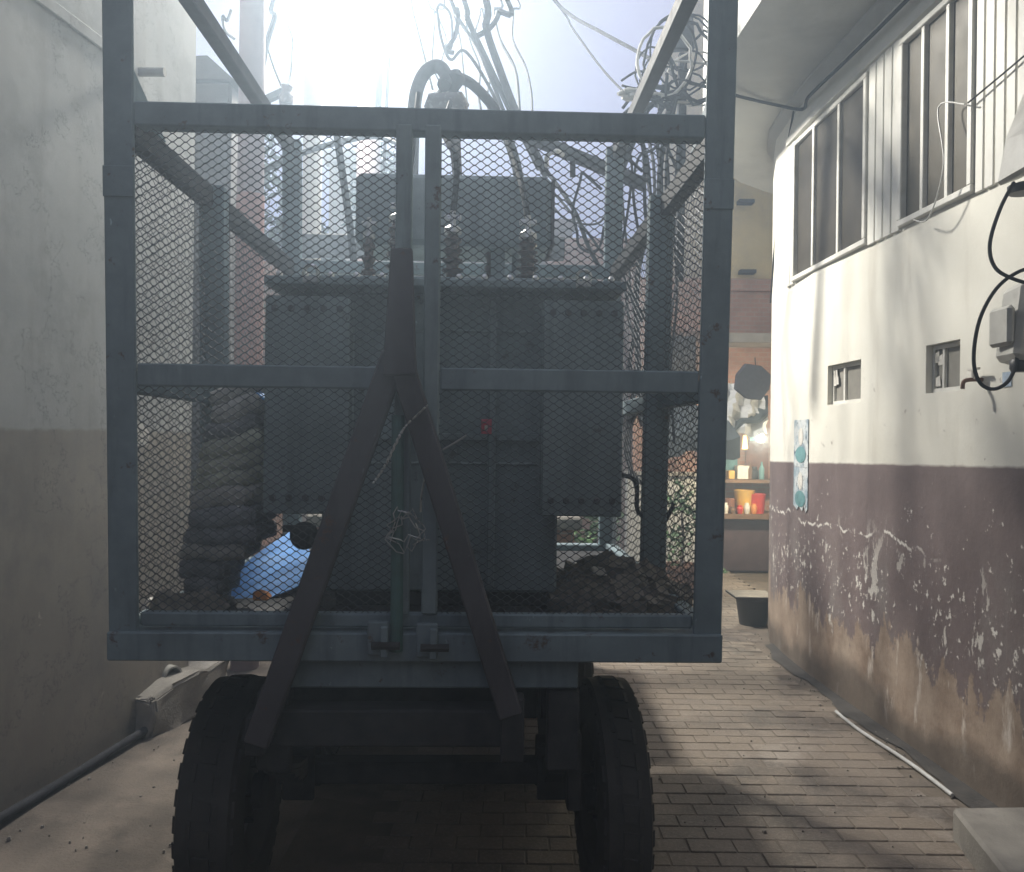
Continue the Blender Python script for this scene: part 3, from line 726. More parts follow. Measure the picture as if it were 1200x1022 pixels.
# wheels with lugged tyres
RT, WT = .365, .185
def make_wheel():
    e = bpy.data.objects.new('wheel', None); COL.objects.link(e); e.parent = cart
    prof = [(.205, -.07), (.215, -.088), (.27, -.094), (.325, -.086), (.352, -.074), (RT-.012, -.055), (RT-.012, .055), (.352, .074), (.325, .086), (.27, .094), (.215, .088), (.205, .07)]
    m = MB(); n = 56
    for (r_, h) in prof:
        for k in range(n): m.v.append((h, r_*math.cos(2*math.pi*k/n), r_*math.sin(2*math.pi*k/n)))
    L = len(prof)
    for i in range(L):
        for k in range(n): m.f.append((i*n+k, i*n+(k+1) % n, ((i+1) % L)*n+(k+1) % n, ((i+1) % L)*n+k))
    ty = part('tyre', m, M['rubber'], e, smooth=True)
    tr = MB()
    nl = 30
    for k in range(nl):
        for (h0, h1, sk, ph) in ((-.088, -.030, .05, 0), (.030, .088, -.05, .5), (-.024, .024, .03, .25)):
            a = 2*math.pi*(k+ph)/nl; da = .64*math.pi/nl
            q = []
            for (h, ro, ri) in ((h0, RT-.006 if h0 > -.08 else RT-.03, .33), (h1, RT-.006 if h1 < .08 else RT-.03, .33)):
                off = sk*(h/.09)
                q.append([(h, r_*math.cos(a+off+t), r_*math.sin(a+off+t)) for r_ in (ri, ro) for t in (-da, da)])
            A, B = q
            tr.add(A+B, [(0, 1, 3, 2), (4, 6, 7, 5), (0, 4, 5, 1), (2, 3, 7, 6), (0, 2, 6, 4), (1, 5, 7, 3)])
    part('tread', tr, M['rubber'], e, bev=0, kind='stuff')
    m = MB().lathe([(.06, -.06), (.08, -.058), (.10, -.02), (.17, -.03), (.195, -.065), (.208, -.08), (.208, .08), (.195, .065), (.17, .02), (.10, .03), (.07, .06), (.05, .065)], axis='X', n=28)
    part('rim', m, M['rim'], e, smooth=True)
    m = MB().lathe([(.05, -.10), (.055, -.09), (.055, .09), (.05, .10)], axis='X', n=16)
    for k in range(5):
        a = 2*math.pi*k/5; m.tube([(-.075, .085*math.cos(a), .085*math.sin(a)), (.075, .085*math.cos(a), .085*math.sin(a))], .01, 6)
    part('hub', m, M['black_steel'], e, smooth=True)
    return e
w0 = make_wheel()
def cp(o, parent):
    c = o.copy(); COL.objects.link(c); c.parent = parent; return c
for i, (x, y, rz) in enumerate(((-.612, .41, R(2)), (.585, .41, R(2)), (-.585, 1.635, 0), (.585, 1.635, 0))):
    wv_ = w0 if i == 0 else cp(w0, cart)
    if i:
        for ch in list(w0.children): cp(ch, wv_)
    wv_.location = (x, y, RT); wv_.rotation_euler = (rnd.random()*6, 0, rz); wv_.scale = (.82 if x > 0 else .95, 1, 1)
# raised tow bar leaning on the cage front (positions read in the front plane)
def fp(px, py, v=0.0):
    p_ = at(px, py, CY+v); return Vector((p_.x-CX, v, p_.z))
tb = bpy.data.objects.new('tow_bar', None); COL.objects.link(tb); tb.parent = cart
part('leg', MB().bar(fp(462, 415, -.08), fp(303, 868, -.02), .066, .05, (0, 1, 0)), M['rail_red'], tb, bev=.005)
part('leg', MB().bar(fp(466, 414, -.092), fp(598, 838, -.02), .064, .05, (0, 1, 0)), M['rail_red'], tb, bev=.005)
m = MB(); A = [fp(456, 290, -.125), fp(481, 290, -.125), fp(486, 440, -.125), fp(446, 440, -.125)]
m.hexa([p_+Vector((0, .03, 0)) for p_ in A], A); part('tongue_plate', m, M['rail_red'], tb, bev=.004)
part('cross_beam', MB().box(tuple(fp(310, 874, .005)), tuple(fp(590, 822, .09))), M['black_steel'], tb, bev=.006)
part('foot', MB().box(tuple(fp(586, 895, -.03)+Vector((0, 0, 0))), tuple(fp(614, 812, .03))), M['black_steel'], tb, bev=.004)
part('foot', MB().box(tuple(fp(288, 885, -.03)), tuple(fp(318, 830, .03))), M['black_steel'], tb, bev=.004)
# rear brackets by the right wheel
under('brake_bracket', MB().box((.345, .13, .69), (.41, .19, .80)).box((.42, .10, .44), (.46, .16, .66)))
# chain hanging from the tow bar
ch = MB(); cpts = spline([fp(498, 476, -.12), fp(475, 498, -.12), fp(466, 512, -.12), (fp(450, 545, -.12)), fp(436, 566, -.12)], 9)
for i in range(0, len(cpts)-1):
    a, b = cpts[i], cpts[i+1]; d = (b-a); 
    off = Vector((0, .004, 0)) if i % 2 else Vector((.003, 0, .003))
    ch.tube([a-d*.1+off, (a+b)/2+off*1.6, b+d*.1+off], .0022, 5); ch.tube([a-d*.1-off, (a+b)/2-off*1.6, b+d*.1-off], .0022, 5)
part('chain', ch, M['bright_metal'], cart, kind='stuff')

# =================================================================== TRANSFORMER on the deck
tf = thing('power_transformer', 'grey oil transformer with radiators and bushings standing inside the cage', 'transformer', (CX, CY, .945), TH)
def T(name, mb, mat='tank', bev=.006, smooth=False, parent=None, label=None):
    me = mb.mesh(name, smooth, bev); me.transform(Matrix.Translation((0, 0, -.945)))
    o = link(name, me, M[mat], parent or tf)
    return tag(o, label)
def tx(px, py, v):
    """pixel -> trailer-local at local depth v"""
    d = CY + v
    p_ = at(px, py, d); q = Matrix.Rotation(-TH, 4, 'Z') @ (p_ - Vector((CX, CY, 0))); return q
VF = .34
xl0, xl1 = tx(311, 470, VF).x, tx(409, 470, VF).x
xr0, xr1 = tx(636, 470, VF).x, tx(731, 470, VF).x
zt = tx(520, 338, VF).z; zr = tx(520, 604, VF).z
tank = T('tank', MB().box((xl1-.10, VF+.10, 1.0), (xr0+.06, 1.42, zt)), 'tank', .008)
T('plinth', MB().box((xl1-.06, VF+.14, .947), (xr0+.02, VF+.24, .998)).box((xl1-.06, 1.2, .947), (xr0+.02, 1.3, .998)), 'black_steel')
# stiffeners and seams on the tank face
T('stiffener', MB().box((tx(578, 400, VF+.09).x-.012, VF+.075, 1.02), (tx(578, 400, VF+.09).x+.012, VF+.098, zt-.02)), 'tank', .003, parent=tank)
T('stiffener', MB().box((xl1-.0, VF+.078, tx(520, 512, VF+.09).z-.012), (tx(578, 400, VF+.09).x-.014, VF+.098, tx(520, 512, VF+.09).z+.012)), 'tank', .003, parent=tank)
T('stiffener', MB().box((tx(578, 400, VF+.09).x+.014, VF+.078, tx(520, 512, VF+.09).z-.012), (xr0-.002, VF+.098, tx(520, 512, VF+.09).z+.012)), 'tank', .003, parent=tank)
for s, (a, b) in ((-1, (xl0, xl1)), (1, (xr0, xr1))):
    for i in range(9):
        y0 = VF + i*.095
        T('radiator_panel', MB().box((a, y0, zr + (0 if i < 1 else .01)), (b, y0+.016, zt-.03)).box((a+.01, y0+.016, zt-.09), (b-.01, y0+.094, zt-.05)).box((a+.01, y0+.016, zr+.03), (b-.01, y0+.094, zr+.07)), 'tank_side', .004)
lid = T('lid', MB().box((xl0-.0, VF-.02, zt+.002), (xr1+.005, 1.46, zt+.028)).box((xl0+.08, VF+.04, zt+.03), (xr1-.08, 1.40, zt+.045)), 'tank', .004)
lb_ = MB()
for i in range(14):
    xx = xl0+.04 + (xr1-xl0-.08)*i/13; lb_.lathe([(.011, 0), (.011, .012), (.006, .02)], (xx, VF+.01, zt+.028), 'Z', 6)
T('lid_bolts', lb_, 'bright_metal', 0, parent=lid)['kind'] = 'stuff'
# lifting lugs and radiator header bolts
for px in (366, 684):
    q = tx(px, 340, VF-.03)
    lg_ = MB().box((q.x-.022, VF-.055, zt+.004), (q.x+.022, VF-.022, zt+.02)).tube([(q.x+.022*math.cos(t), VF-.04, zt+.035+.022*math.sin(t)) for t in np.linspace(0, 6.283, 13)], .006, 6, caps=False)
    T('lifting_lug', lg_, 'bright_metal', .0)
for a, b in ((xl0, xl1), (xr0, xr1)):
    hb_ = MB()
    for zz in (zr+.05, zt-.07):
        for t in range(5): hb_.lathe([(.009, -.010), (.009, -.003), (.012, -.0015)], (a+.03+(b-a-.06)*t/4, VF, zz), 'Y', 6)
    T('header_bolt', hb_, 'rail_red', 0)['kind'] = 'stuff'
# weld beads on the tank face
wb = MB()
for zz in (zr+.16, zt-.12):
    wb.tube([(xl1+.01+(xr0-xl1-.02)*t/40, VF+.098, zz+rnd.uniform(-.002, .002)) for t in range(41)], .006, 6)
T('weld_bead', wb, 'tank_side', 0, True, parent=tank)['kind'] = 'stuff'
# bushings
def bushing(px, pyb, pyt, v, r_=.038, cap='bright_metal'):
    b = tx(px, pyb, v); t = tx(px, pyt, v); h = t.z - b.z; n = 5
    b.z = zt+.046; h = t.z - b.z
    prof = [(r_*.8, 0), (r_*1.15, .01), (r_*1.15, .03)]
    for i in range(n):
        z0 = .035 + (h-.075)*i/n; dz = (h-.075)/n
        prof += [(r_*.55, z0), (r_*1.0*(1-.05*i), z0+dz*.35), (r_*.95*(1-.05*i), z0+dz*.5), (r_*.52, z0+dz*.65)]
    prof += [(r_*.45, h-.04)]
    o = T('bushing', MB().lathe(prof, (b.x, b.y, b.z), 'Z', 18), 'porcelain', 0, True)
    T('cap', MB().lathe([(r_*.5, h-.04), (r_*.75, h-.036), (r_*.7, h-.018), (r_*.3, h-.006), (.010, h), (.010, h+.045)], (b.x, b.y, b.z), 'Z', 14), cap, 0, True, parent=o)
    T('terminal', MB().box((b.x-.03, b.y-.008, b.z+h+.012), (b.x+.03, b.y+.008, b.z+h+.03)), cap, .003, parent=o)
    return Vector((b.x, b.y, b.z+h+.03))
B1 = bushing(530, 318, 262, .70, .042); B2 = bushing(618, 322, 268, .60, .042); B3 = bushing(466, 318, 248, .70, .046); B4 = bushing(432, 320, 268, 1.1, .034)
B5 = bushing(575, 318, 280, 1.25, .034)
# conservator drum with brackets
v0 = 1.12
ca = tx(417, 202, v0); cb = tx(640, 288, v0)
cons = T('conservator', MB().box((ca.x, v0, cb.z), (cb.x+.02, v0+.34, ca.z)), 'tank', .02)
T('end_plate', MB().box((cb.x+.021, v0+.01, cb.z+.01), (cb.x+.035, v0+.33, ca.z-.01)), 'rail_red', .003, parent=cons)
for q in (.25, .75):
    xx = ca.x + (cb.x-ca.x)*q
    T('bracket', MB().box((xx-.03, v0+.05, zt+.03), (xx+.03, v0+.09, cb.z+.02)), 'tank', .003)
T('oil_pipe', MB().tube(spline([(cb.x-.12, v0+.15, cb.z+.01), (cb.x-.12, v0+.12, cb.z-.08), (cb.x-.14, .9, zt+.1), (cb.x-.14, .9, zt+.03)], 6), .018, 10), 'tank', 0, True)
# drain valve, sticker and jumper leads
q = tx(352, 630, VF+.02)
T('drain_valve', MB().lathe([(.02, 0), (.03, .01), (.03, .05), (.045, .055), (.045, .075), (.02, .08)], (q.x, VF+.02, q.z), 'Y', 14).bar((q.x-.05, VF+.02, q.z+.03), (q.x+.05, VF+.02, q.z+.03), .02, .02), 'black_steel', 0, True)
q = tx(570, 500, VF+.09)
T('sticker', MB().box((q.x-.017, VF+.070, q.z-.024), (q.x+.017, VF+.0745, q.z+.024)), 'pink_paint', .001, parent=tank)
tri_ = MB().box((q.x-.006, VF+.0675, q.z-.013), (q.x+.004, VF+.0695, q.z+.004)); T('print', tri_, 'paper', 0, parent=tank)
for a, pts in ((B1, [(535, 190), (520, 155), (528, 120)]), (B2, [(612, 220), (600, 180), (585, 140)]), (B3, [(480, 200), (486, 150), (490, 110)])):
    L = [a] + [tx(px, py, .75+.25*i) for i, (px, py) in enumerate(pts)]
    T('jumper_lead', MB().tube(spline(L, 6), .011, 7), 'cable', 0, True)

# =================================================================== POLES, LAMP, LINES
def pole(name, label, px, d, wpx, ztop, mat, band=None, group='utility poles behind the cage'):
    b = at(px, 511, d); r_ = wpx/2/FPX*d
    o = thing(name, label, 'pole', (b.x, d, -.04), 0, group)
    zs_ = [0, ztop*.5, ztop]
    part('shaft', MB().tube([(0, 0, z_) for z_ in zs_], [r_*1.12, r_*1.04, r_*.9], 18), M[mat], o, smooth=True)
    if band: part('painted_band', MB().lathe([(r_*1.13, .6), (r_*1.10, band), ], (0, 0, 0), 'Z', 18), M['pole_red'], o, smooth=True)
    return o
P1 = pole('utility_pole', 'grey concrete pole with red lower band, leftmost of the poles behind the cage', 290, 5.25, 29, 7.2, 'pole_pink', 3.1)
P2 = pole('utility_pole', 'slim whitewashed pole brightly lit just left of the lamp', 362, 6.0, 21, 7.2, 'pole_white')
P3 = pole('utility_pole', 'pale pole carrying the flood lamp above the transformer', 428, 6.8, 27, 7.0, 'pole_pink')
LP = at(400, -38, 6.5)
lp = thing('flood_lamp', 'lit white flood lamp at the top of the picture throwing light into the alley', 'lamp', tuple(LP))
tgt = Vector((1.5, 3.0, 1.5)); dr = (tgt - LP).normalized()
qt = dr.to_track_quat('-Z', 'Y'); lp.rotation_mode = 'XYZ'; lp.rotation_euler = qt.to_euler()
def lpart(name, mb, mat, **k): return part(name, mb, M[mat], lp, **k)
lpart('housing', MB().hexa([(-.15, -.11, .0), (.15, -.11, .0), (.15, .11, .0), (-.15, .11, .0)], [(-.09, -.06, .08), (.09, -.06, .08), (.09, .06, .08), (-.09, .06, .08)]), 'plastic_grey', bev=.008)
lpart('lens', MB().box((-.135, -.095, -.012), (.135, .095, -.003)), 'lamp_glass')
pj = P3.location
m = MB().tube(spline([LP - dr*.06, LP - dr*.10 + Vector((0, .03, .06)), Vector((pj.x+.02, pj.y-.1, LP.z+.25)), Vector((pj.x, pj.y, LP.z+.3))], 6), .018, 8)
part('arm', m, M['steel'], lp, smooth=True, world=True)
ld = bpy.data.lights.new('flood_light', 'SPOT'); ld.energy = LAMP_W; ld.color = LAMP_RGB; ld.shadow_soft_size = .24; ld.spot_size = R(172); ld.spot_blend = .7
lo = bpy.data.objects.new('flood_light', ld); COL.objects.link(lo); lo.parent = lp; lo.location = (0, 0, -.05)

# crossarm with pins behind the cage and bracket on the first pole
ca_ = thing('crossarm', 'slanting dark steel crossarm with hook seen through the upper mesh', 'crossarm', tuple(at(676, 186, 4.6)))
part('beam', MB().bar(at(590, 148, 4.6), at(756, 217, 4.6), .075, .06), M['black_steel'], ca_, bev=.005, world=True)
part('hook', MB().tube(spline([at(641, 195, 4.55), at(641, 183, 4.5), at(652, 177, 4.5), at(660, 182, 4.53)], 5), .013, 8), M['bright_metal'], ca_, smooth=True, world=True)
part('pin', MB().bar(at(671, 188, 4.58), at(671, 207, 4.58), .03, .03), M['black_steel'], ca_, world=True)
dp = solo('drop_conduit', MB().tube(spline([at(746, 150, 4.55), at(728, 195, 4.55), at(722, 215, 4.55), at(721, 270, 4.55), at(716, 335, 4.55)], 5), .028, 8), M['cable'], 'thick dark bent conduit dropping behind the crossarm on the right', 'conduit', smooth=True)
br = thing('pole_bracket', 'small dark bracket with insulator beside the leftmost pole', 'bracket', tuple(at(325, 115, 5.5)))
part('arm', MB().bar(at(303, 121, 5.5), at(336, 106, 5.5), .05, .04), M['black_steel'], br, world=True)
part('insulator', MB().tube([at(335, 122, 5.48), at(335, 114, 5.48), at(335, 108, 5.48), at(336, 101, 5.48)], [.045, .05, .03, .04], 12), M['porcelain'], br, smooth=True, world=True)
# arched cable and clamp over the cage top
solo('cable_arch', MB().tube(spline([at(482, 215, 4.3), at(484, 150, 4.3), at(488, 108, 4.3), at(499, 84, 4.3), at(514, 78, 4.3), at(523, 90, 4.25), at(520, 100, 4.2)], 8), .036, 12), M['cable_grey'], 'thick grey cable arching over the cage top under the lamp', 'cable', smooth=True)
cl = thing('cable_clamp', 'dark strain clamp with bell insulator beside the arched cable', 'clamp', tuple(at(527, 110, 4.25)))
part('knuckle', MB().tube([at(533, 84, 4.25), at(534, 92, 4.25), at(530, 104, 4.25), at(531, 120, 4.25)], [.03, .055, .035, .03], 10), M['cable'], cl, smooth=True, world=True)
part('bell', MB().tube([at(500, 128, 4.25), at(506, 121, 4.25), at(524, 119, 4.25), at(538, 119, 4.25), at(545, 127, 4.25)], [.02, .05, .055, .05, .03], 12), M['porcelain'], cl, smooth=True, world=True)
part('strut', MB().tube([at(526, 96, 4.25), at(516, 110, 4.25), at(506, 124, 4.25)], .022, 8), M['cable'], cl, smooth=True, world=True)
part('lower_insulator', MB().tube([at(524, 140, 4.25), at(526, 150, 4.25), at(533, 165, 4.25), at(538, 235, 4.25)], [.06, .055, .03, .022], 12), M['porcelain'], cl, smooth=True, world=True)
solo('cable_run', MB().tube(spline([at(534, 90, 4.25), at(552, 98, 4.3), at(572, 118, 4.4), at(584, 138, 4.5), at(604, 190, 4.6), at(616, 262, 4.7)], 8), .028, 10), M['cable'], 'thick black cable running down from the clamp to the crossarm', 'cable', smooth=True)

WG = 'overhead wires above the cage'
def wire(pts, r_, mat, label, name='overhead_wire', group=WG, n=8):
    P_ = [at(*q) for q in pts]
    if pts[0][1] <= 0: P_ = [Vector((P3.location.x + .02, 6.8, 6.85))] + P_          # run on up to the head of the lamp pole
    elif name == 'hanging_wire' and pts[0][0] > 700 and pts[0][1] < 160: P_ = [at(796, 104, 5.2)] + P_   # start from the coil
    return solo(name, MB().tube(spline(P_, n), r_, 6), M[mat], label, 'wire', group, smooth=True)
wire([(632, -20, 7), (665, 15, 6.6), (705, 38, 6.2), (760, 68, 5.7), (792, 90, 5.4)], .014, 'cable', 'thick sagging wire crossing the sky towards the cable coil')
wire([(640, -10, 7), (672, 35, 6.6), (705, 80, 6.2), (735, 112, 5.6)], .008, 'cable', 'thin wire below the thick sagging wire, ending at the pale connectors')
wire([(556, -30, 5.2), (570, 35, 5.1), (585, 80, 5.0), (606, 135, 4.8), (640, 205, 4.7)], .026, 'cable_grey', 'thickest of the straight cables slanting up from the crossarm')
wire([(535, -20, 5.2), (548, 22, 5.1), (570, 70, 5.0), (598, 130, 4.9), (632, 198, 4.8)], .018, 'cable_grey', 'second cable slanting beside the thickest slanting cable')
wire([(520, -20, 5.4), (535, 18, 5.3), (556, 50, 5.2), (572, 85, 5.0), (590, 130, 4.9)], .012, 'cable_grey', 'thin slanting cable with a kink left of the slanting pair')
wire([(512, 10, 5.2), (517, 45, 5.1), (528, 70, 5.0), (545, 60, 5.0), (575, 105, 4.9), (590, 145, 4.9)], .010, 'cable_grey', 'looped thin cable dangling above the arched cable')
wire([(585, -15, 5.2), (584, 15, 5.15), (575, 32, 5.1), (560, 42, 5.1)], .018, 'cable_grey', 'short curled cable end hooked on the slanting cables')
wire([(524, -10, 5.2), (536, 12, 5.1), (534, 40, 5.1), (524, 58, 5.1), (532, 62, 5.1)], .014, 'cable_grey', 'knotted cable tangle hanging left of the slanting cables')
wire([(511, 15, 5.2), (516, 5, 5.2), (528, 18, 5.2), (530, 48, 5.2), (526, 62, 5.2)], .009, 'cable_grey', 'small crooked loop of cable at the top beside the tangle')
wire([(459, -30, 5.9), (457, 40, 5.9), (453, 125, 5.9), (450, 200, 5.9)], .012, 'cable_grey', 'straight black wire hanging right of the lamp pole')
wire([(449, -30, 5.95), (446, 60, 5.95), (442, 150, 5.95)], .026, 'cable_grey', 'thick straight cable hugging the right side of the lamp pole')
wire([(478, -20, 5.5), (487, 25, 5.4), (497, 65, 5.3), (507, 105, 5.2)], .007, 'cable_grey', 'faint thin wire slanting in the glare right of the lamp')
wire([(330, -20, 5.7), (322, 20, 5.6), (313, 50, 5.55), (306, 95, 5.5), (305, 140, 5.5)], .018, 'cable', 'black cable coming down beside the leftmost pole')
wire([(345, -20, 6.0), (343, 50, 5.9), (340, 90, 5.7), (333, 106, 5.5)], .007, 'cable', 'thin wire dropping to the small bracket insulator')
wire([(314, 58, 5.6), (321, 80, 5.55), (331, 104, 5.5)], .006, 'cable', 'short thin wire linking the pole cable to the bracket')
wire([(271, 12, 5.5), (266, 24, 5.45), (261, 19, 5.45), (264, 36, 5.45), (275, 46, 5.5)], .010, 'cable', 'small bent wire tail sticking out left of the leftmost pole')
wire([(300, 205, 5.4), (340, 185, 5.3), (385, 170, 5.2), (440, 160, 5.2), (480, 175, 4.8)], .018, 'cable', 'black cable sagging behind the mesh from pole to arch')
wire([(395, 160, 4.6), (403, 215, 4.6), (410, 265, 4.6), (416, 320, 4.6)], .022, 'cable', 'dark cable slanting down in front of the white wall')
wire([(640, 200, 5.2), (672, 245, 5.0), (690, 290, 4.9), (712, 330, 4.8)], .013, 'cable', 'wire slanting down to the right of the oil drum')
wire([(648, 225, 5.2), (685, 268, 5.0), (708, 300, 4.9)], .008, 'cable', 'thin wire beside the slanting wire right of the drum')
wire([(645, 238, 5.3), (665, 258, 5.2), (700, 262, 5.1), (716, 240, 5.0)], .007, 'cable', 'loose thin wire swagged between drum and conduit')
# wires dropping down the right side behind the mesh
RG = 'wires hanging behind the right mesh'
drop = [([(770, 140, 5.0), (774, 200, 5.0), (777, 260, 5.0), (781, 330, 5.0), (779, 420, 5.0), (742, 480, 5.0), (738, 560, 5.0)], .014, 'longest black wire hanging from the coil to waist height'),
        ([(780, 140, 5.1), (784, 240, 5.1), (775, 360, 5.1), (752, 440, 5.1), (735, 500, 5.1), (748, 590, 5.1)], .010, 'second hanging wire, weaving left behind the side post'),
        ([(796, 145, 5.2), (790, 250, 5.2), (793, 350, 5.2), (786, 430, 5.2), (790, 520, 5.2)], .009, 'straight thin hanging wire nearest the front corner post'),
        ([(726, 155, 5.0), (724, 220, 5.0), (735, 360, 5.0), (748, 420, 5.0), (741, 455, 5.0), (752, 500, 5.0)], .009, 'thin wire trailing along the conduit then sideways'),
        ([(736, 330, 4.4), (745, 375, 4.4), (738, 430, 4.4), (750, 465, 4.4), (733, 520, 4.4), (745, 560, 4.4), (772, 572, 4.4)], .012, 'kinked black wire beside the transformer radiator'),
        ([(683, 575, 2.72), (690, 560, 2.70), (720, 556, 2.70), (745, 565, 2.8), (748, 600, 2.9), (775, 612, 3.0), (790, 590, 3.0)], .008, 'looped wire lying across the right radiator bottom')]
for pts, r_, lab in drop: wire(pts, r_, 'cable', lab, 'hanging_wire', RG, 7)
# coil of spare cable
co = thing('cable_coil', 'tangled coil of spare black cable hanging above the right cage corner', 'cable coil', tuple(at(790, 120, 4.9)))
lr = random.Random(3)
for i, (cx_, cy_, rx_, ry_) in enumerate(((778, 72, 32, 40), (785, 68, 30, 48), (800, 60, 38, 45), (812, 72, 26, 48), (790, 88, 40, 30), (800, 95, 44, 24), (770, 90, 25, 36), (822, 80, 20, 44), (806, 50, 32, 34), (795, 100, 38, 20), (816, 92, 34, 32))):
    d_ = 4.9 + .03*i; pts = []
    ph = lr.random()*6; tl = lr.uniform(-.4, .4)
    for k in range(26):
        t = ph + 2*math.pi*k/24
        wx, wy = rx_*math.cos(t), ry_*math.sin(t)
        pts.append(at(cx_ + wx*math.cos(tl) - wy*math.sin(tl) + lr.uniform(-1.5, 1.5), cy_ + wx*math.sin(tl) + wy*math.cos(tl) + lr.uniform(-1.5, 1.5), d_ + .04*math.sin(t*2+i)))
    part('loop', MB().tube(pts, lr.choice((.006, .008, .010)), 7), M['cable'] if i % 5 else M['cable_pale'], co, smooth=True, world=True)
m = MB()
for i in range(14):
    a = at(lr.uniform(765, 790), lr.uniform(80, 130), 4.95); b = at(lr.uniform(725, 815), lr.uniform(92, 140), 4.9)
    m.tube(spline([a, (a+b)/2 + Vector((0, lr.uniform(-.05, .05), lr.uniform(-.06, .06))), b], 4), lr.choice((.007, .010, .015)), 6)
part('tangle', m, M['cable'], co, smooth=True, world=True, kind='stuff')
m = MB()
for px_, py_ in ((731, 108), (738, 104), (744, 113), (736, 117), (752, 106)):
    a = at(px_-7, py_+lr.uniform(-3, 3), 4.85); b = at(px_+9, py_+lr.uniform(-4, 4), 4.9); m.tube([a, (a*2+b)/3, b], [.010, .020, .012], 7)
part('connector', m, M['cable_pale'], co, smooth=True, world=True, kind='stuff')
jb = thing('junction_box', 'dark grey junction box on a pole behind the cable coil', 'junction box', tuple(at(802, 70, 5.2)))
part('case', MB().hexa([at(783, 62, 5.25), at(815, 60, 5.25), at(815, 60, 5.45), at(783, 62, 5.45)], [at(786, 20, 5.25), at(812, 14, 5.25), at(812, 14, 5.45), at(786, 20, 5.45)]), M['cable_grey'], jb, bev=.02, world=True)
part('bracket', MB().bar(at(800, 63, 5.35), at(796, 330, 5.5), .05, .05), M['cable'], jb, world=True)

# cables on the right wall
CG = 'cables fixed to the right building'
def wallwire(pts, r_, label, mat='cable'):
    return solo('wall_cable', MB().tube(spline([Vector(p_) for p_ in pts], 6), r_, 7), M[mat], label, 'cable', CG, smooth=True)
wallwire([at(800, 95, 5.1), at(835, 104, 5.2), at(866, 113, 5.4), at(905, 122, 5.6), at(940, 128, 5.45), rpt(5.2, 3.72, .05), rpt(4.8, 3.71, .05), rpt(4.4, 3.70, .05), rpt(4.0, 3.70, .05), rpt(3.4, 3.70, .05), rpt(2.6, 3.70, .05)], .011, 'black cable along the top of the clad wall and out to the coil')
wallwire([at(930, 390, 5.3), at(903, 355, 6.15), at(912, 240, 6.1), at(930, 130, 5.6)][::-1][:3], .007, 'thin wire down the rounded wall corner')
wallwire([rpt(2.4, 3.10, .03), rpt(2.8, 3.07, .03), rpt(3.2, 3.03, .03), rpt(3.53, 2.99, .04)], .004, 'thin grey wire strung across the white cladding boards', 'cable_grey')
wallwire([rpt(3.52, 2.98, .06), rpt(3.70, 3.04, .07), rpt(3.62, 2.75, .09), rpt(3.75, 2.55, .08), rpt(3.9, 2.58, .07)], .0035, 'pale string loop hanging at the corner of the nearer window', 'cable_pale')
wallwire([at(1188, 214, 3.05), at(1172, 245, 3.02), at(1160, 285, 3.0), at(1165, 312, 2.98), at(1185, 326, 2.95), at(1225, 338, 2.9)], .007, 'black cable curving down from the hood outlet')
wallwire([at(1225, 312, 2.9), at(1195, 318, 2.95), at(1168, 338, 3.0), at(1148, 375, 3.0), at(1141, 420, 3.0), at(1148, 448, 3.0), at(1165, 456, 3.0), at(1182, 446, 3.02), at(1191, 425, 3.05), at(1191, 410, 3.05)], .007, 'black cable loop hanging under the meter box')

# =================================================================== JUNK, SACKS, SHEET
def sack(cx_, cy_, z0, z1, wx, wy, mat, label, seed, tilt=0.0):
    q = random.Random(seed); m = MB(); nu, nv = 32, 10
    for j in range(nv+1):
        t = -math.pi/2 + math.pi*j/nv
        for i in range(nu):
            a = 2*math.pi*i/nu
            f = lambda c, e: math.copysign(abs(c)**e, c)
            cxx = f(math.cos(t), .22)
            x = wx/2*f(math.cos(a), .38)*cxx; y = wy/2*f(math.sin(a), .38)*cxx; z = (z1-z0)/2*f(math.sin(t), .75)
            wob = .022*math.sin(17*a+t*3+seed*3)+.03*math.sin(3*a+seed)+.02*math.sin(5*a+t*2+seed)+.012*math.sin(9*a+t*5+seed*2)+q.uniform(-.005, .005)
            m.v.append((cx_+x*(1+wob*1.5), cy_+y*(1+wob), (z0+z1)/2 + z*(1+wob*2) + x*tilt + .004*math.sin(x*60+seed)))
    for j in range(nv):
        for i in range(nu): m.f.append((j*nu+i, j*nu+(i+1) % nu, (j+1)*nu+(i+1) % nu, (j+1)*nu+i))
    return solo('folded_sheet', m, M[mat], label, 'folded sheet', 'folded sheets piled on the deck behind the left mesh', smooth=True)
sx = -1.50
ords = ('bottom', 'second', 'third', 'fourth', 'fifth', 'sixth', 'seventh', 'eighth', 'ninth', 'tenth', 'eleventh', 'twelfth', 'thirteenth')
lq = random.Random(91); z0 = .946
for i, od in enumerate(ords):
    t = i/12; hh = lq.uniform(.048, .062); lean_ = .0 if i < 4 else .05 + (i-4)*.042
    w_ = (.10, .12, .155, .205)[i] if i < 4 else .245 - (i-4)*.011
    cx_ = (-.99, -.985, -.972, -.945)[i] if i < 4 else -.925 + (i-4)*.006
    lab = od + (' layer from the deck in the pile of ragged folded sheets' if i < 12 else ', topmost slumping layer of the pile of ragged folded sheets')
    sack(cx_ + lq.uniform(-.012, .012), 2.66 + lq.uniform(-.012, .012), z0, z0 + hh + .010, w_, .24, ('sack_a', 'sack_c', 'sack_c', 'sack_a', 'sack_c', 'sack_c', 'sack_a', 'sack_b', 'sack_b', 'sack_b', 'sack_c', 'sack_a', 'sack_a')[i], lab, i+1, lean_)
    z0 += hh
a, b = at(283, 447, 2.62), at(313, 468, 2.58)
solo('plastic_strip', MB().bar(a, b, .028, .008), M['blue_sheet'], 'short pale blue plastic strip lying on top of the sacks', 'plastic strip')
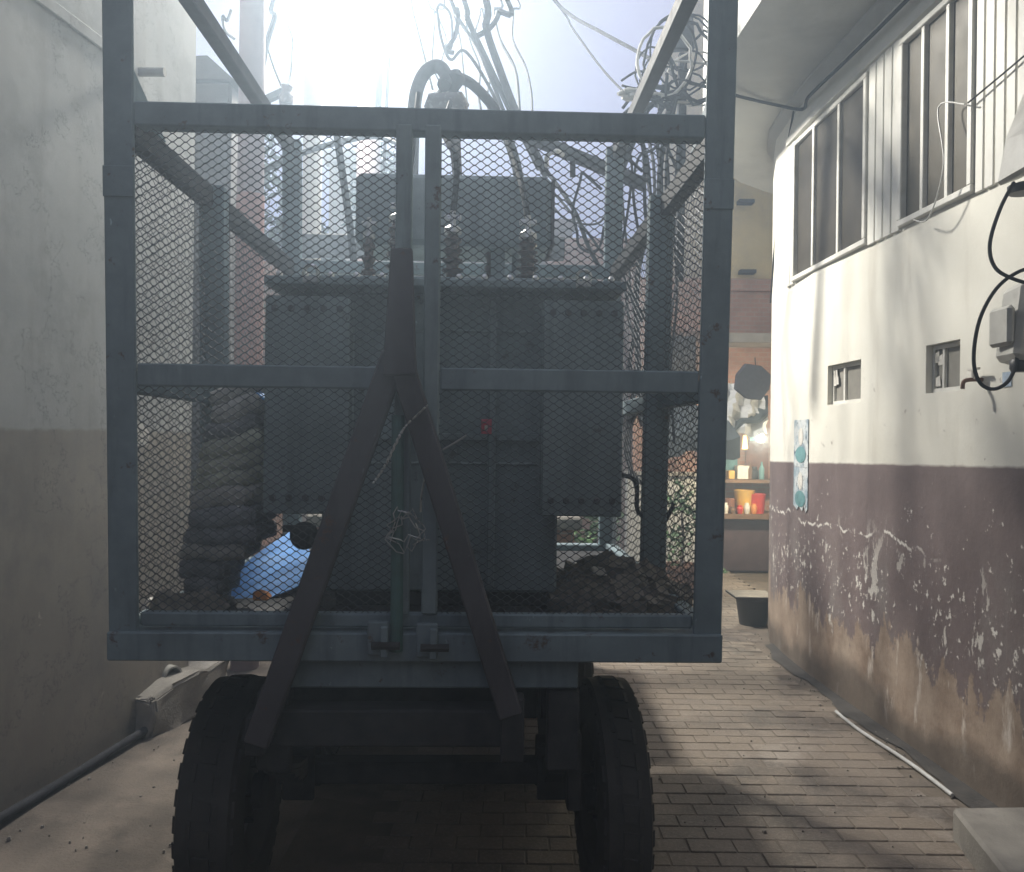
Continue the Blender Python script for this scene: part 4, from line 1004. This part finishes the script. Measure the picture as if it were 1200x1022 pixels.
# blue corrugated sheet leaning on the deck
def deck_pt(px, py, z): d = (1.5 - z)*FPX/(py - HY); return at(px, py, d)
p00, p01, p10, p11 = at(250, 690, 2.88), at(352, 612, 3.35), at(288, 713, 2.70), at(372, 676, 2.92)
m = MB(); nu, nv = 40, 8
for i in range(nu+1):
    for j in range(nv+1):
        s_, t_ = i/nu, j/nv
        P = (p00*(1-t_) + p01*t_)*(1-s_) + (p10*(1-t_) + p11*t_)*s_
        m.v.append(tuple(P + Vector((0, 0, .003*math.sin(s_*11+t_*2) + .003*math.sin(t_*6+s_*4) + .004*math.sin(s_*23-t_*9)))))
for i in range(nu):
    for j in range(nv):
        a = i*(nv+1)+j; m.f.append((a, a+nv+1, a+nv+2, a+1))
nb = len(m.v); m.v += [(x, y, z-.004) for x, y, z in m.v]; m.f += [tuple(k+nb for k in f)[::-1] for f in m.f]
solo('plastic_sheet', m, M['blue_sheet'], 'crumpled bright blue plastic sheet lying on the trailer deck at the left', 'plastic sheet', smooth=True)
# heaps of rubble and litter on the deck
def heap(name, label, cx_, cy_, w_, l_, h_, n_, seed, z0=.946):
    q = random.Random(seed); root = thing(name, label, 'debris', (cx_, cy_, z0))
    m = MB()
    for i in range(n_):
        a, r_ = q.random()*6.283, q.random()**.6
        x, y = math.cos(a)*r_*w_/2, math.sin(a)*r_*l_/2; z = h_*max(0, (1-r_))*q.uniform(.3, 1)
        s_ = q.uniform(.012, .045); rot = Matrix.Rotation(q.random()*6, 3, Vector((q.random()-.5, q.random()-.5, q.random()-.5)).normalized())
        c8 = [rot @ Vector((sx_*s_*q.uniform(.5, 1.1), sy_*s_*q.uniform(.5, 1.1), sz_*s_*.6)) + Vector((x, y, z+s_*.5)) for sz_ in (-1, 1) for sx_, sy_ in ((-1, -1), (1, -1), (1, 1), (-1, 1))]
        m.hexa(c8[:4][::-1], c8[4:][::-1])
    part('rubble', m, M['debris'], root, kind='stuff')
    m = MB(); nn = 16
    for i in range(nn+1):
        for j in range(nn+1):
            x, y = (i/nn-.5)*w_, (j/nn-.5)*l_; r_ = min(1, math.hypot(x/w_*2, y/l_*2)); m.v.append((x, y, h_*(1-r_)**.8*.8 + q.uniform(-.008, .008) - .002*(r_ > .98)))
    for i in range(nn):
        for j in range(nn): a = i*(nn+1)+j; m.f.append((a, a+nn+1, a+nn+2, a+1))
    part('dirt', m, M['debris'], root)
    return root
hr = at(752, 700, 2.72)
heap('rubble_heap', 'grey heap of rubble and dirt on the trailer deck at the right', .36, 2.85, .46, .8, .125, 300, 4)
heap('litter_heap', 'low dark heap of litter on the trailer deck at the left corner', -.97, 2.44, .20, .20, .03, 90, 9)
for (px, py, d, mat, lab, sc) in ((700, 672, 2.75, 'paper', 'pale crumpled paper on the rubble heap near the transformer', .03), (712, 660, 2.9, 'paper', 'upper scrap of white paper on the rubble heap', .025), (308, 700, 2.55, 'orange', 'orange wrapper on the deck under the blue sheet', .03), (178, 712, 2.6, 'paper', 'pale wrapper at the left corner of the deck', .022), (228, 695, 2.75, 'paper', 'small white scrap beside the blue sheet on the deck', .02)):
    c = at(px, py, d); q = random.Random(px); m = MB()
    m.hexa([tuple(c + Vector((sx_*sc*q.uniform(.6, 1.3), sy_*sc, -.006*q.random()))) for sx_, sy_ in ((-1, -1), (1, -1), (1, 1), (-1, 1))],
           [tuple(c + Vector((sx_*sc*q.uniform(.4, 1), sy_*sc*.7, .012+.02*q.random()))) for sx_, sy_ in ((-1, -1), (1, -1), (1, 1), (-1, 1))])
    solo('litter_scrap', m, M[mat], lab, 'litter', 'scraps of litter on the trailer deck', bev=.004)
# pale strip of litter in the slot over the base beam
a, b = fp(195, 737.5, 0), fp(258, 738.5, 0)
# wire tangle tied to the stile
tw = MB(); q = random.Random(5)
for i in range(4):
    cxp, cyp = 474 + q.uniform(-4, 4), 610 + q.uniform(-14, 14)
    pts = [fp(cxp + (16+q.uniform(-7, 7)+5*math.sin(3*t))*math.cos(t)*1.1, cyp + (18+q.uniform(-9, 9))*math.sin(t), -.07) for t in np.linspace(q.random()*3, q.random()*3+5, 14)]
    tw.tube(pts, .0017, 5)
tw.tube(spline([fp(497, 560, -.07), fp(493, 580, -.07), fp(492, 600, -.07)], 5), .003, 5)
tw.tube(spline([fp(518, 527, -.05), fp(532, 519, -.05), fp(546, 510, -.05)], 5), .0028, 5)
part('tie_wire', tw, M['bright_metal'], cart, smooth=True, kind='stuff')

# =================================================================== BACKGROUND
# dark masonry pier beyond the left building
m = MB().box((-2.40, 5.40, -.04), (-1.90, 5.9, 3.86)); 
pr = thing('masonry_pier', 'dark sooty masonry pier beyond the end of the left building', 'pier', (-2.1, 5.5, 0))
part('shaft', m, M['dark_wall'], pr, world=True, bev=.02)
m = MB().hexa([(-2.4, 5.37, 3.862), (-1.87, 5.37, 3.862), (-1.87, 5.93, 3.862), (-2.4, 5.93, 3.862)], [(-2.4, 5.37, 4.0), (-2.05, 5.37, 4.02), (-1.88, 5.93, 3.9), (-2.4, 5.93, 3.98)])
part('broken_cap', m, M['dark_wall'], pr, world=True)
bp_ = thing('shade_block', 'low brick block added behind the trailer to shade the ground', 'plinth', (-.35, 4.9, -.04))  # added block, keeps lamplight off the ground under the trailer
part('base', MB().box((-1.05, 4.34, -.04), (.34, 5.5, 1.02)), M['brick_red'], bp_, world=True, bev=.01)
part('coping', MB().box((-1.09, 4.30, 1.022), (.38, 5.54, 1.09)), M['concrete'], bp_, world=True, bev=.012)
pca = thing('shadow_beam', 'horizontal beam added behind the oil drum to cast a shadow bar', 'crossarm', (-.4, 5.85, 2.9))  # added hidden beam, throws a shadow bar across the paving
part('beam', MB().box((-1.55, 5.78, 2.80), (.36, 5.90, 2.95)), M['black_steel'], pca, world=True, bev=.005)
# houses at the far end
def house(name, label, x0, x1, y0, depth, h, mat, wins=(), parapet=.15):
    r_ = thing(name, label, 'house', ((x0+x1)/2, y0, -.04))
    part('wall', MB().box((x0, y0, -.04), (x1, y0+depth, h)), M[mat], r_, world=True)
    part('parapet', MB().box((x0-.05, y0-.05, h+.002), (x1+.05, y0+.12, h+parapet)), M[mat], r_, world=True)
    for (wx, wz, ww, wh) in wins:
        wf = part('window', MB().box((wx-.06, y0-.05, wz-.06), (wx+ww+.06, y0-.003, wz)).box((wx-.06, y0-.05, wz+wh), (wx+ww+.06, y0-.003, wz+wh+.06)).box((wx-.06, y0-.05, wz+.0), (wx, y0-.003, wz+wh)).box((wx+ww, y0-.05, wz), (wx+ww+.06, y0-.003, wz+wh)), M['wood'], r_, world=True)
        part('pane', MB().box((wx+.002, y0-.02, wz+.002), (wx+ww-.002, y0-.004, wz+wh-.002)), M['pane_a'], wf, world=True)
    return r_
X = lambda px, d: (px-600)/FPX*d
Z = lambda py, d: 1.5 + (HY-py)/FPX*d
house('far_house', 'brown plastered house far behind the transformer', X(430, 12.5), X(668, 12.5), 12.5, 3, Z(268, 12.5), 'far_plaster', [(-1.2, 1.2, .8, 1.1), (.0, 1.2, .8, 1.1)])
house('far_house', 'low pink brick house seen right of the oil drum', X(640, 11), X(745, 11), 11, 3, Z(292, 11), 'brick_pink', [(.9, 1.6, .6, .8)])
house('far_house', 'orange red brick house seen behind the right mesh', X(742, 10), X(1010, 10), 10.02, .5, Z(338, 10), 'brick_pink', [(1.75, 2.2, .5, .6)])
house('far_house', 'tall cream house at the end of the alley beside the rounded corner', X(838, 10.1), X(1000, 10.1), 10.1, 4, 8.5, 'cream', ())
house('far_house', 'narrow white house front seen between the poles and the oil drum', X(382, 9.5), X(432, 9.5), 9.5, 2, Z(195, 9.5), 'white_far', ())
house('far_house', 'dark low house closing the gap behind the sacks', -6.5, X(318, 7.4), 7.4, 2, Z(330, 7.4), 'brick_red')
gw = thing('garden_wall', 'low pale garden wall behind the potted shrubs', 'wall', (X(790, 9.2), 9.2, -.04))
part('wall', MB().box((X(735, 9.2), 9.2, -.04), (X(834, 9.2), 9.34, 1.1)), M['soffit'], gw, world=True, bev=.01)
part('coping', MB().box((X(734, 9.2), 9.17, 1.102), (X(835, 9.2), 9.37, 1.15)), M['concrete'], gw, world=True, bev=.006)
# concrete soffit ribs beyond the rounded corner
# leafy tree behind the poles
def leafy(root, name, c, rx, ry, rz, n_, s_, mat, seed):
    q = random.Random(seed); m = MB()
    cl_ = [(q.gauss(0, .5), q.gauss(0, .5), q.gauss(0, .5), q.uniform(.25, .5)) for _ in range(16)]
    for i in range(n_):
        a = q.choice(cl_); v = Vector((q.gauss(0, 1), q.gauss(0, 1), q.gauss(0, 1))).normalized()*q.random()**.5*a[3]
        p_ = Vector((c[0]+(a[0]+v.x)*rx, c[1]+(a[1]+v.y)*ry, c[2]+(a[2]+v.z)*rz))
        u = Vector((q.gauss(0, 1), q.gauss(0, 1), q.gauss(0, .6))).normalized(); t = u.cross(Vector((q.gauss(0, 1), q.gauss(0, 1), q.gauss(0, 1)))).normalized()
        k = s_*q.uniform(.6, 1.3)
        m.add([p_-u*k, p_+t*k*.4, p_+u*k, p_-t*k*.4], [(0, 1, 2, 3)])
    return part(name, m, mat, root, kind='stuff')
tr_ = thing('leafy_tree', 'dark leafy tree between the poles behind the mesh', 'tree', (X(335, 8.2), 8.2, -.04))
part('trunk', MB().tube([(0, 0, 0), (.05, 0, 1.2), (-.04, .02, 2.4), (.02, 0, 3.4)], [.12, .10, .08, .04], 9), M['bark'], tr_, smooth=True)
part('limb', MB().tube([(-.02, 0, 2.0), (.3, .1, 2.8), (.55, .1, 3.3)], [.05, .04, .02], 7), M['bark'], tr_, smooth=True)
part('limb', MB().tube([(0, 0, 2.2), (-.3, -.1, 2.9), (-.5, 0, 3.4)], [.05, .04, .02], 7), M['bark'], tr_, smooth=True)
leafy(tr_, 'crown', (0.0, 0, 3.5), .8, .7, 1.0, 4600, .07, M['leaf_dark'], 2)
# planters with shrubs right of the side post
for i, (px, d, h_, lab) in enumerate(((800, 7.8, .8, 'bright green potted shrub behind the right mesh'), (706, 7.0, .8, 'small potted shrub beside the transformer foot'))):
    sp_ = thing('potted_shrub', lab, 'plant', (X(px, d), d, -.03), 0, 'potted shrubs behind the right mesh')
    part('pot', MB().lathe([(.13, 0), (.17, .30), (.19, .31), (.19, .35), (.16, .35), (.15, .30)], n=18), M['rust'], sp_, smooth=True)
    part('stem', MB().tube([(0, 0, .3), (.02, .01, .3+h_*.4), (-.01, 0, .3+h_*.8)], [.02, .015, .008], 6), M['bark'], sp_, smooth=True)
    leafy(sp_, 'leaves', (0, 0, .35+h_*.55), .3, .3, h_*.42, 420, .04, M['leaf'], 20+i)
# awning and stall in the far gap
aw = thing('dark_awning', 'dark tarpaulin awning over the shop behind the right mesh', 'awning', (X(810, 8.6), 8.6, 2.0))
m = MB(); xa, xb = X(752, 8.6), X(858, 8.6)
nu = 14
for i in range(nu+1):
    t = i/nu; x = xa+(xb-xa)*t; sag = -.05*math.sin(t*math.pi*3)
    m.v += [(x, 8.3, Z(508, 8.3)+sag), (x, 9.3, Z(470, 9.3)+sag*.5), (x, 8.29, Z(532, 8.29)+sag+.02*math.sin(i*2.2))]
for i in range(nu): a = i*3; m.f += [(a, a+3, a+4, a+1), (a, a+2, a+5, a+3)]
part('canvas', m, M['tarp_dark'], aw, world=True)
part('pole', MB().tube([(xa+.05, 8.35, 0), (xa+.05, 8.35, Z(508, 8.3))], .02, 8), M['rust'], aw, world=True)
st = thing('market_stall', 'lit market stall with cluttered counter in the gap beside the rounded corner', 'stall', (X(868, 9.6), 9.6, -.03))
xa, xb = X(838, 9.6), X(925, 9.6)
part('counter', MB().box((xa, 9.55, -.03), (xb, 10.0, Z(604, 9.6))), M['purple_cloth'], st, world=True, bev=.02)
part('counter_top', MB().box((xa-.03, 9.45, Z(604, 9.6)+.003), (xb, 10.0, Z(600, 9.6)+.02)), M['wood'], st, world=True)
part('shelf', MB().box((xa, 10.0-.35, Z(562, 9.8)), (xb, 10.0-.02, Z(558, 9.8))), M['wood'], st, world=True)
part('shelf_post', MB().box((xa+.02, 9.95, Z(604, 9.6)+.04), (xa+.06, 9.99, Z(470, 9.8))), M['wood'], st, world=True)
part('curtain', MB().box((X(874, 9.98), 9.96, Z(558, 9.9)), (X(900, 9.98), 9.98, Z(516, 9.9))), M['brown_cloth'], st, world=True)
part('cloth', MB().box((X(846, 9.94), 9.92, Z(558, 9.9)), (X(864, 9.94), 9.94, Z(516, 9.9))), M['teal_cloth'], st, world=True)
def stand(name, label, cat, px, d, z0, prof, mat, group='goods on the market stall'):
    return solo(name, MB().lathe([(r_, z0+h) for r_, h in prof], (X(px, d), d, 0), 'Z', 16), M[mat], label, cat, group, smooth=True)
zc_ = Z(600, 9.6)+.022; zs2 = Z(558, 9.8)+.002
bk = stand('plastic_bucket', 'translucent bucket of orange goods on the stall counter', 'bucket', 873, 9.6, zc_, [(.09, 0), (.12, .26), (.125, .27), (.115, .27), (.085, .02)], 'yellow_plastic')
stand('plastic_bucket', 'red bucket at the right end of the stall counter', 'bucket', 887, 9.58, zc_, [(.09, 0), (.11, .22), (.115, .23), (.10, .23), (.08, .02)], 'red_plastic')
stand('tea_tin', 'round tin on the stall counter beside the red bucket', 'tin', 856, 9.6, zc_, [(.06, 0), (.06, .16), (.05, .17)], 'brown_cloth')
solo('carton', MB().box((X(862, 9.8), 9.7, zs2), (X(876, 9.8), 9.85, zs2+.16)), M['white_plastic'], 'white carton on the shelf of the stall', 'carton', 'goods on the market stall', bev=.006)
solo('carton', MB().box((X(852, 9.8), 9.7, zs2), (X(859, 9.8), 9.85, zs2+.10)), M['yellow_plastic'], 'small yellow carton on the stall shelf', 'carton', 'goods on the market stall', bev=.006)
stand('plastic_jar', 'dark jar at the right of the stall shelf', 'jar', 884, 9.75, zs2, [(.05, 0), (.055, .1), (.035, .12), (.035, .15)], 'black_plastic')
for i, px in enumerate((850, 861, 873, 884)):
    solo('round_tin', MB().lathe([(.01, -.0), (.055, .0), (.055, .03), (.01, .03)], (X(px, 9.45), 9.53, Z(595, 9.45)-.02), 'Y', 16), M['rust'], ('first', 'second', 'third', 'fourth')[i] + ' round brown pan from the left, hanging on the stall front', 'pan', 'pans hanging on the stall front', smooth=True)
a2 = thing('awning_strip', 'dark sagging awning strip just above the glowing bulb', 'awning', tuple(at(868, 500, 8.75)))
m = MB(); nu = 12
for i in range(nu+1):
    t = i/nu; pa = at(838+62*t, 520-34*t+4*math.sin(t*9), 8.75); pb = at(838+62*t, 498-34*t+3*math.sin(t*7), 9.1); pc = pa + Vector((0, 0, .035))
    m.v += [tuple(pa), tuple(pb), tuple(pb+Vector((0, 0, .03))), tuple(pc)]
for i in range(nu):
    a = i*4; m.f += [(a+k, a+4+k, a+4+(k+1) % 4, a+(k+1) % 4) for k in range(4)]
part('canvas', m, M['tarp_dark'], a2, world=True, smooth=True)
# bulb over the stall
bp = at(891, 512, 8.9)
hb = thing('hanging_bulb', 'bare glowing bulb hanging over the stall beside the rounded corner', 'bulb', tuple(bp))
part('glass', MB().lathe([(.01, -.06), (.04, -.045), (.05, -.015), (.035, .02), (.018, .04)], n=14), M['bulb'], hb, smooth=True)
part('holder', MB().lathe([(.02, .041), (.02, .09), (.008, .10)], n=10), M['black_plastic'], hb, smooth=True)
part('flex', MB().tube([(0, 0, .1), (.02, .3, .9)], .006, 6), M['cable'], hb)
bl_ = bpy.data.lights.new('bulb_light', 'POINT'); bl_.energy = 100; bl_.color = (1, .86, .6); bl_.shadow_soft_size = .05
bo = bpy.data.objects.new('bulb_light', bl_); COL.objects.link(bo); bo.parent = hb; bo.location = (-.02, -.10, -.02)
# white tarpaulin and dark octagonal board over the stall
tw_ = MB(); q = random.Random(8); nn = 9
for i in range(nn+1):
    for j in range(nn+1):
        p_ = at(842 + 50*i/nn, 452 + 58*j/nn - 14*(i/nn)*(1-j/nn), 9.0); tw_.v.append(tuple(p_ + Vector((0, .25*j/nn*-1 + -.05*math.sin(i*1.7+j*.9)-.04*math.sin(j*2.1-i*.7), .03*math.sin(i*1.3+j*1.1)))))
for i in range(nn):
    for j in range(nn): a = i*(nn+1)+j; tw_.f.append((a, a+nn+1, a+nn+2, a+1))
nb = len(tw_.v); tw_.v += [(x, y+.012, z) for x, y, z in tw_.v]; tw_.f += [tuple(k+nb for k in f)[::-1] for f in tw_.f]
solo('white_tarpaulin', tw_, M['tarp_white'], 'crumpled white tarpaulin hung above the stall', 'tarpaulin', smooth=True)
oc = MB(); cpt = at(884, 448, 8.4)
pts8 = [(cpt.x+.19*e_*math.cos(R(22.5+45*k)), cpt.z+.20*e_*math.sin(R(22.5+45*k))) for k, e_ in enumerate((1, .93, 1.03, .96, 1.05, .95, 1, .9))]
oc.hexa([(x, 8.40, z) for x, z in pts8], [(x+.02, 8.58, z+.02) for x, z in pts8])
ob = thing('octagonal_board', 'dark grey eight sided board sticking out past the rounded corner', 'board', (cpt.x, 8.4, cpt.z))
part('plate', oc, M['cable_grey'], ob, world=True, bev=.006)
part('bracket', MB().bar((cpt.x+.1, 8.46, cpt.z), (cpt.x+.9, 8.46, cpt.z+.02), .04, .04), M['rust'], ob, world=True)
# black bin on the ground at the corner
bn = thing('black_bin', 'black plastic tub on the ground at the foot of the rounded corner', 'tub', (X(885, 6.7), 6.7, 0))
part('tub', MB().lathe([(.11, 0), (.14, .20), (.15, .21), (.15, .23), (.13, .23), (.10, .02)], n=18), M['black_plastic'], bn, smooth=True)
part('lid', MB().box((-.19, -.16, .232), (.15, .16, .25)), M['black_plastic'], bn, bev=.004)
# ledges and small wall pieces on the far cream house
lg = MB().box((X(842, 9.6), 9.5, Z(399, 9.6)), (X(940, 9.6), 10.0, Z(388, 9.6)))
solo('concrete_canopy', lg, M['concrete'], 'concrete canopy ledge across the brick house above the stall', 'canopy')

for (px, py, lab) in ((871, 233, 'upper dark ledge slot on the cream house wall'), (874, 315, 'lower dark ledge slot on the cream house wall')):
    solo('wall_bracket', MB().box((X(px-9, 10), 9.96, Z(py+2, 10)), (X(px+9, 10), 10.09, Z(py-2, 10))), M['black_steel'], lab, 'bracket')
gq = random.Random(12)
goods = [('blue jug in the front row of the stall', 'teal_cloth'), ('white cup in the front row of the stall', 'white_plastic'), ('brown jar in the front row of the stall', 'wood'), ('small red pot in the front row of the stall', 'red_plastic'), ('pale bowl in the front row of the stall', 'paper'), ('orange pot in the front row of the stall', 'orange')]
for i, (lab, mat) in enumerate(goods):
    px = 843 + i*8.3; h = gq.uniform(.06, .13); r0 = gq.uniform(.028, .04)
    stand('stall_goods', lab, 'pot', px, 9.50, zc_, [(r0*.8, 0), (r0, h*.4), (r0*1.05, h*.8), (r0*.7, h), (r0*.75, h+.02)], mat)
for i, (lab, mat) in enumerate((('tall pale bottle on the stall shelf', 'white_plastic'), ('brown bottle on the stall shelf', 'wood'), ('teal bottle on the stall shelf', 'teal_cloth'))):
    stand('bottle', lab, 'bottle', (847, 879, 893)[i], 9.72, zs2, [(.03, 0), (.032, .12), (.012, .17), (.012, .21)], mat)
tq = random.Random(63)
tw_lab = ('leftmost', 'second', 'third', 'fourth', 'fifth', 'sixth', 'seventh', 'rightmost')
for i in range(8):
    x0 = 498 + i*13; x1 = x0 + tq.uniform(10, 45); pts = []
    for k in range(6):
        t = k/5; pts.append((x0+(x1-x0)*t + tq.uniform(-7, 7), -20 + 165*t, 5.6 - .5*t + .05*i))
    wire(pts, tq.choice((.006, .008, .011)), 'cable_grey', tw_lab[i] + ' of the thin dark wires tangled beside the lamp at the top', 'overhead_wire', WG, 6)
hq = random.Random(31)
where = ('beside the corner post', 'near the side post', 'close to the conduit', 'in front of the brick house', 'over the awning', 'under the cable coil', 'left of the side post', 'behind the side rail', 'near the radiator top')
for i in range(9):
    x0 = hq.uniform(728, 812); d0 = hq.uniform(4.4, 6.0); pts = []; x = x0
    for k in range(hq.randint(5, 7)):
        pts.append((x, 135 + k*hq.uniform(45, 75), d0 + hq.uniform(-.1, .1))); x += hq.uniform(-16, 13)
    wire(pts, hq.choice((.008, .012, .018)), 'cable', 'dangling dark cable ' + where[i], 'hanging_wire', RG, 6)
sp = random.Random(44)
for i, lab in enumerate(('springy loose wire loop above the conduit', 'wide loose wire loop below the cable coil', 'narrow loose wire loop right of the drum')):
    cx_, cy_, rx_, ry_ = ((735, 250, 22, 70), (770, 230, 26, 60), (690, 250, 18, 45))[i]
    wire([(cx_+rx_*math.cos(t)+sp.uniform(-4, 4), cy_+ry_*math.sin(t)+sp.uniform(-6, 6), 4.7+.1*i) for t in np.linspace(.4, 5.6, 10)], .009, 'cable', lab, 'hanging_wire', RG, 5)
pk = random.Random(77)
for i, (lab, mat) in enumerate((('red packet hanging leftmost under the awning strip', 'red_plastic'), ('white packet hanging second under the awning strip', 'white_plastic'), ('brown packet hanging third under the awning strip', 'wood'), ('yellow packet hanging fourth under the awning strip', 'yellow_plastic'), ('teal packet hanging rightmost under the awning strip', 'teal_cloth'))):
    px = 846 + i*9; zt_ = Z(516 - i*4, 9.2); h = pk.uniform(.12, .2)
    t_ = thing('hanging_packet', lab, 'packet', (X(px, 9.2), 9.2, zt_-h), 0, 'packets hanging over the stall')
    part('bag', MB().hexa([(-.035, -.01, 0), (.035, -.01, 0), (.035, .01, 0), (-.035, .01, 0)], [(-.02, -.004, h*.85), (.02, -.004, h*.85), (.02, .004, h*.85), (-.02, .004, h*.85)]), M[mat], t_, bev=.006)
    part('string', MB().tube([(0, 0, h*.86), (0, .1, h+.12)], .003, 5), M['cable'], t_)
# ------------------------------------------------------------------ added haze, stands in for lens glare round the lamp
hz = MB().box((-32, -32, -1.05), (32, 47, 12.2))
hm = bpy.data.materials.new('glare haze'); hm.use_nodes = True; ht = hm.node_tree; ht.nodes.clear()
ho = ht.nodes.new('ShaderNodeOutputMaterial'); pv = ht.nodes.new('ShaderNodeVolumePrincipled')
pv.inputs['Color'].default_value = (.66, .82, 1.0, 1); pv.inputs['Density'].default_value = HAZE_D; pv.inputs['Anisotropy'].default_value = 0.5
ht.links.new(pv.outputs[0], ho.inputs['Volume'])
h_ = link('haze', hz.mesh('haze'), hm); h_['kind'] = 'stuff'
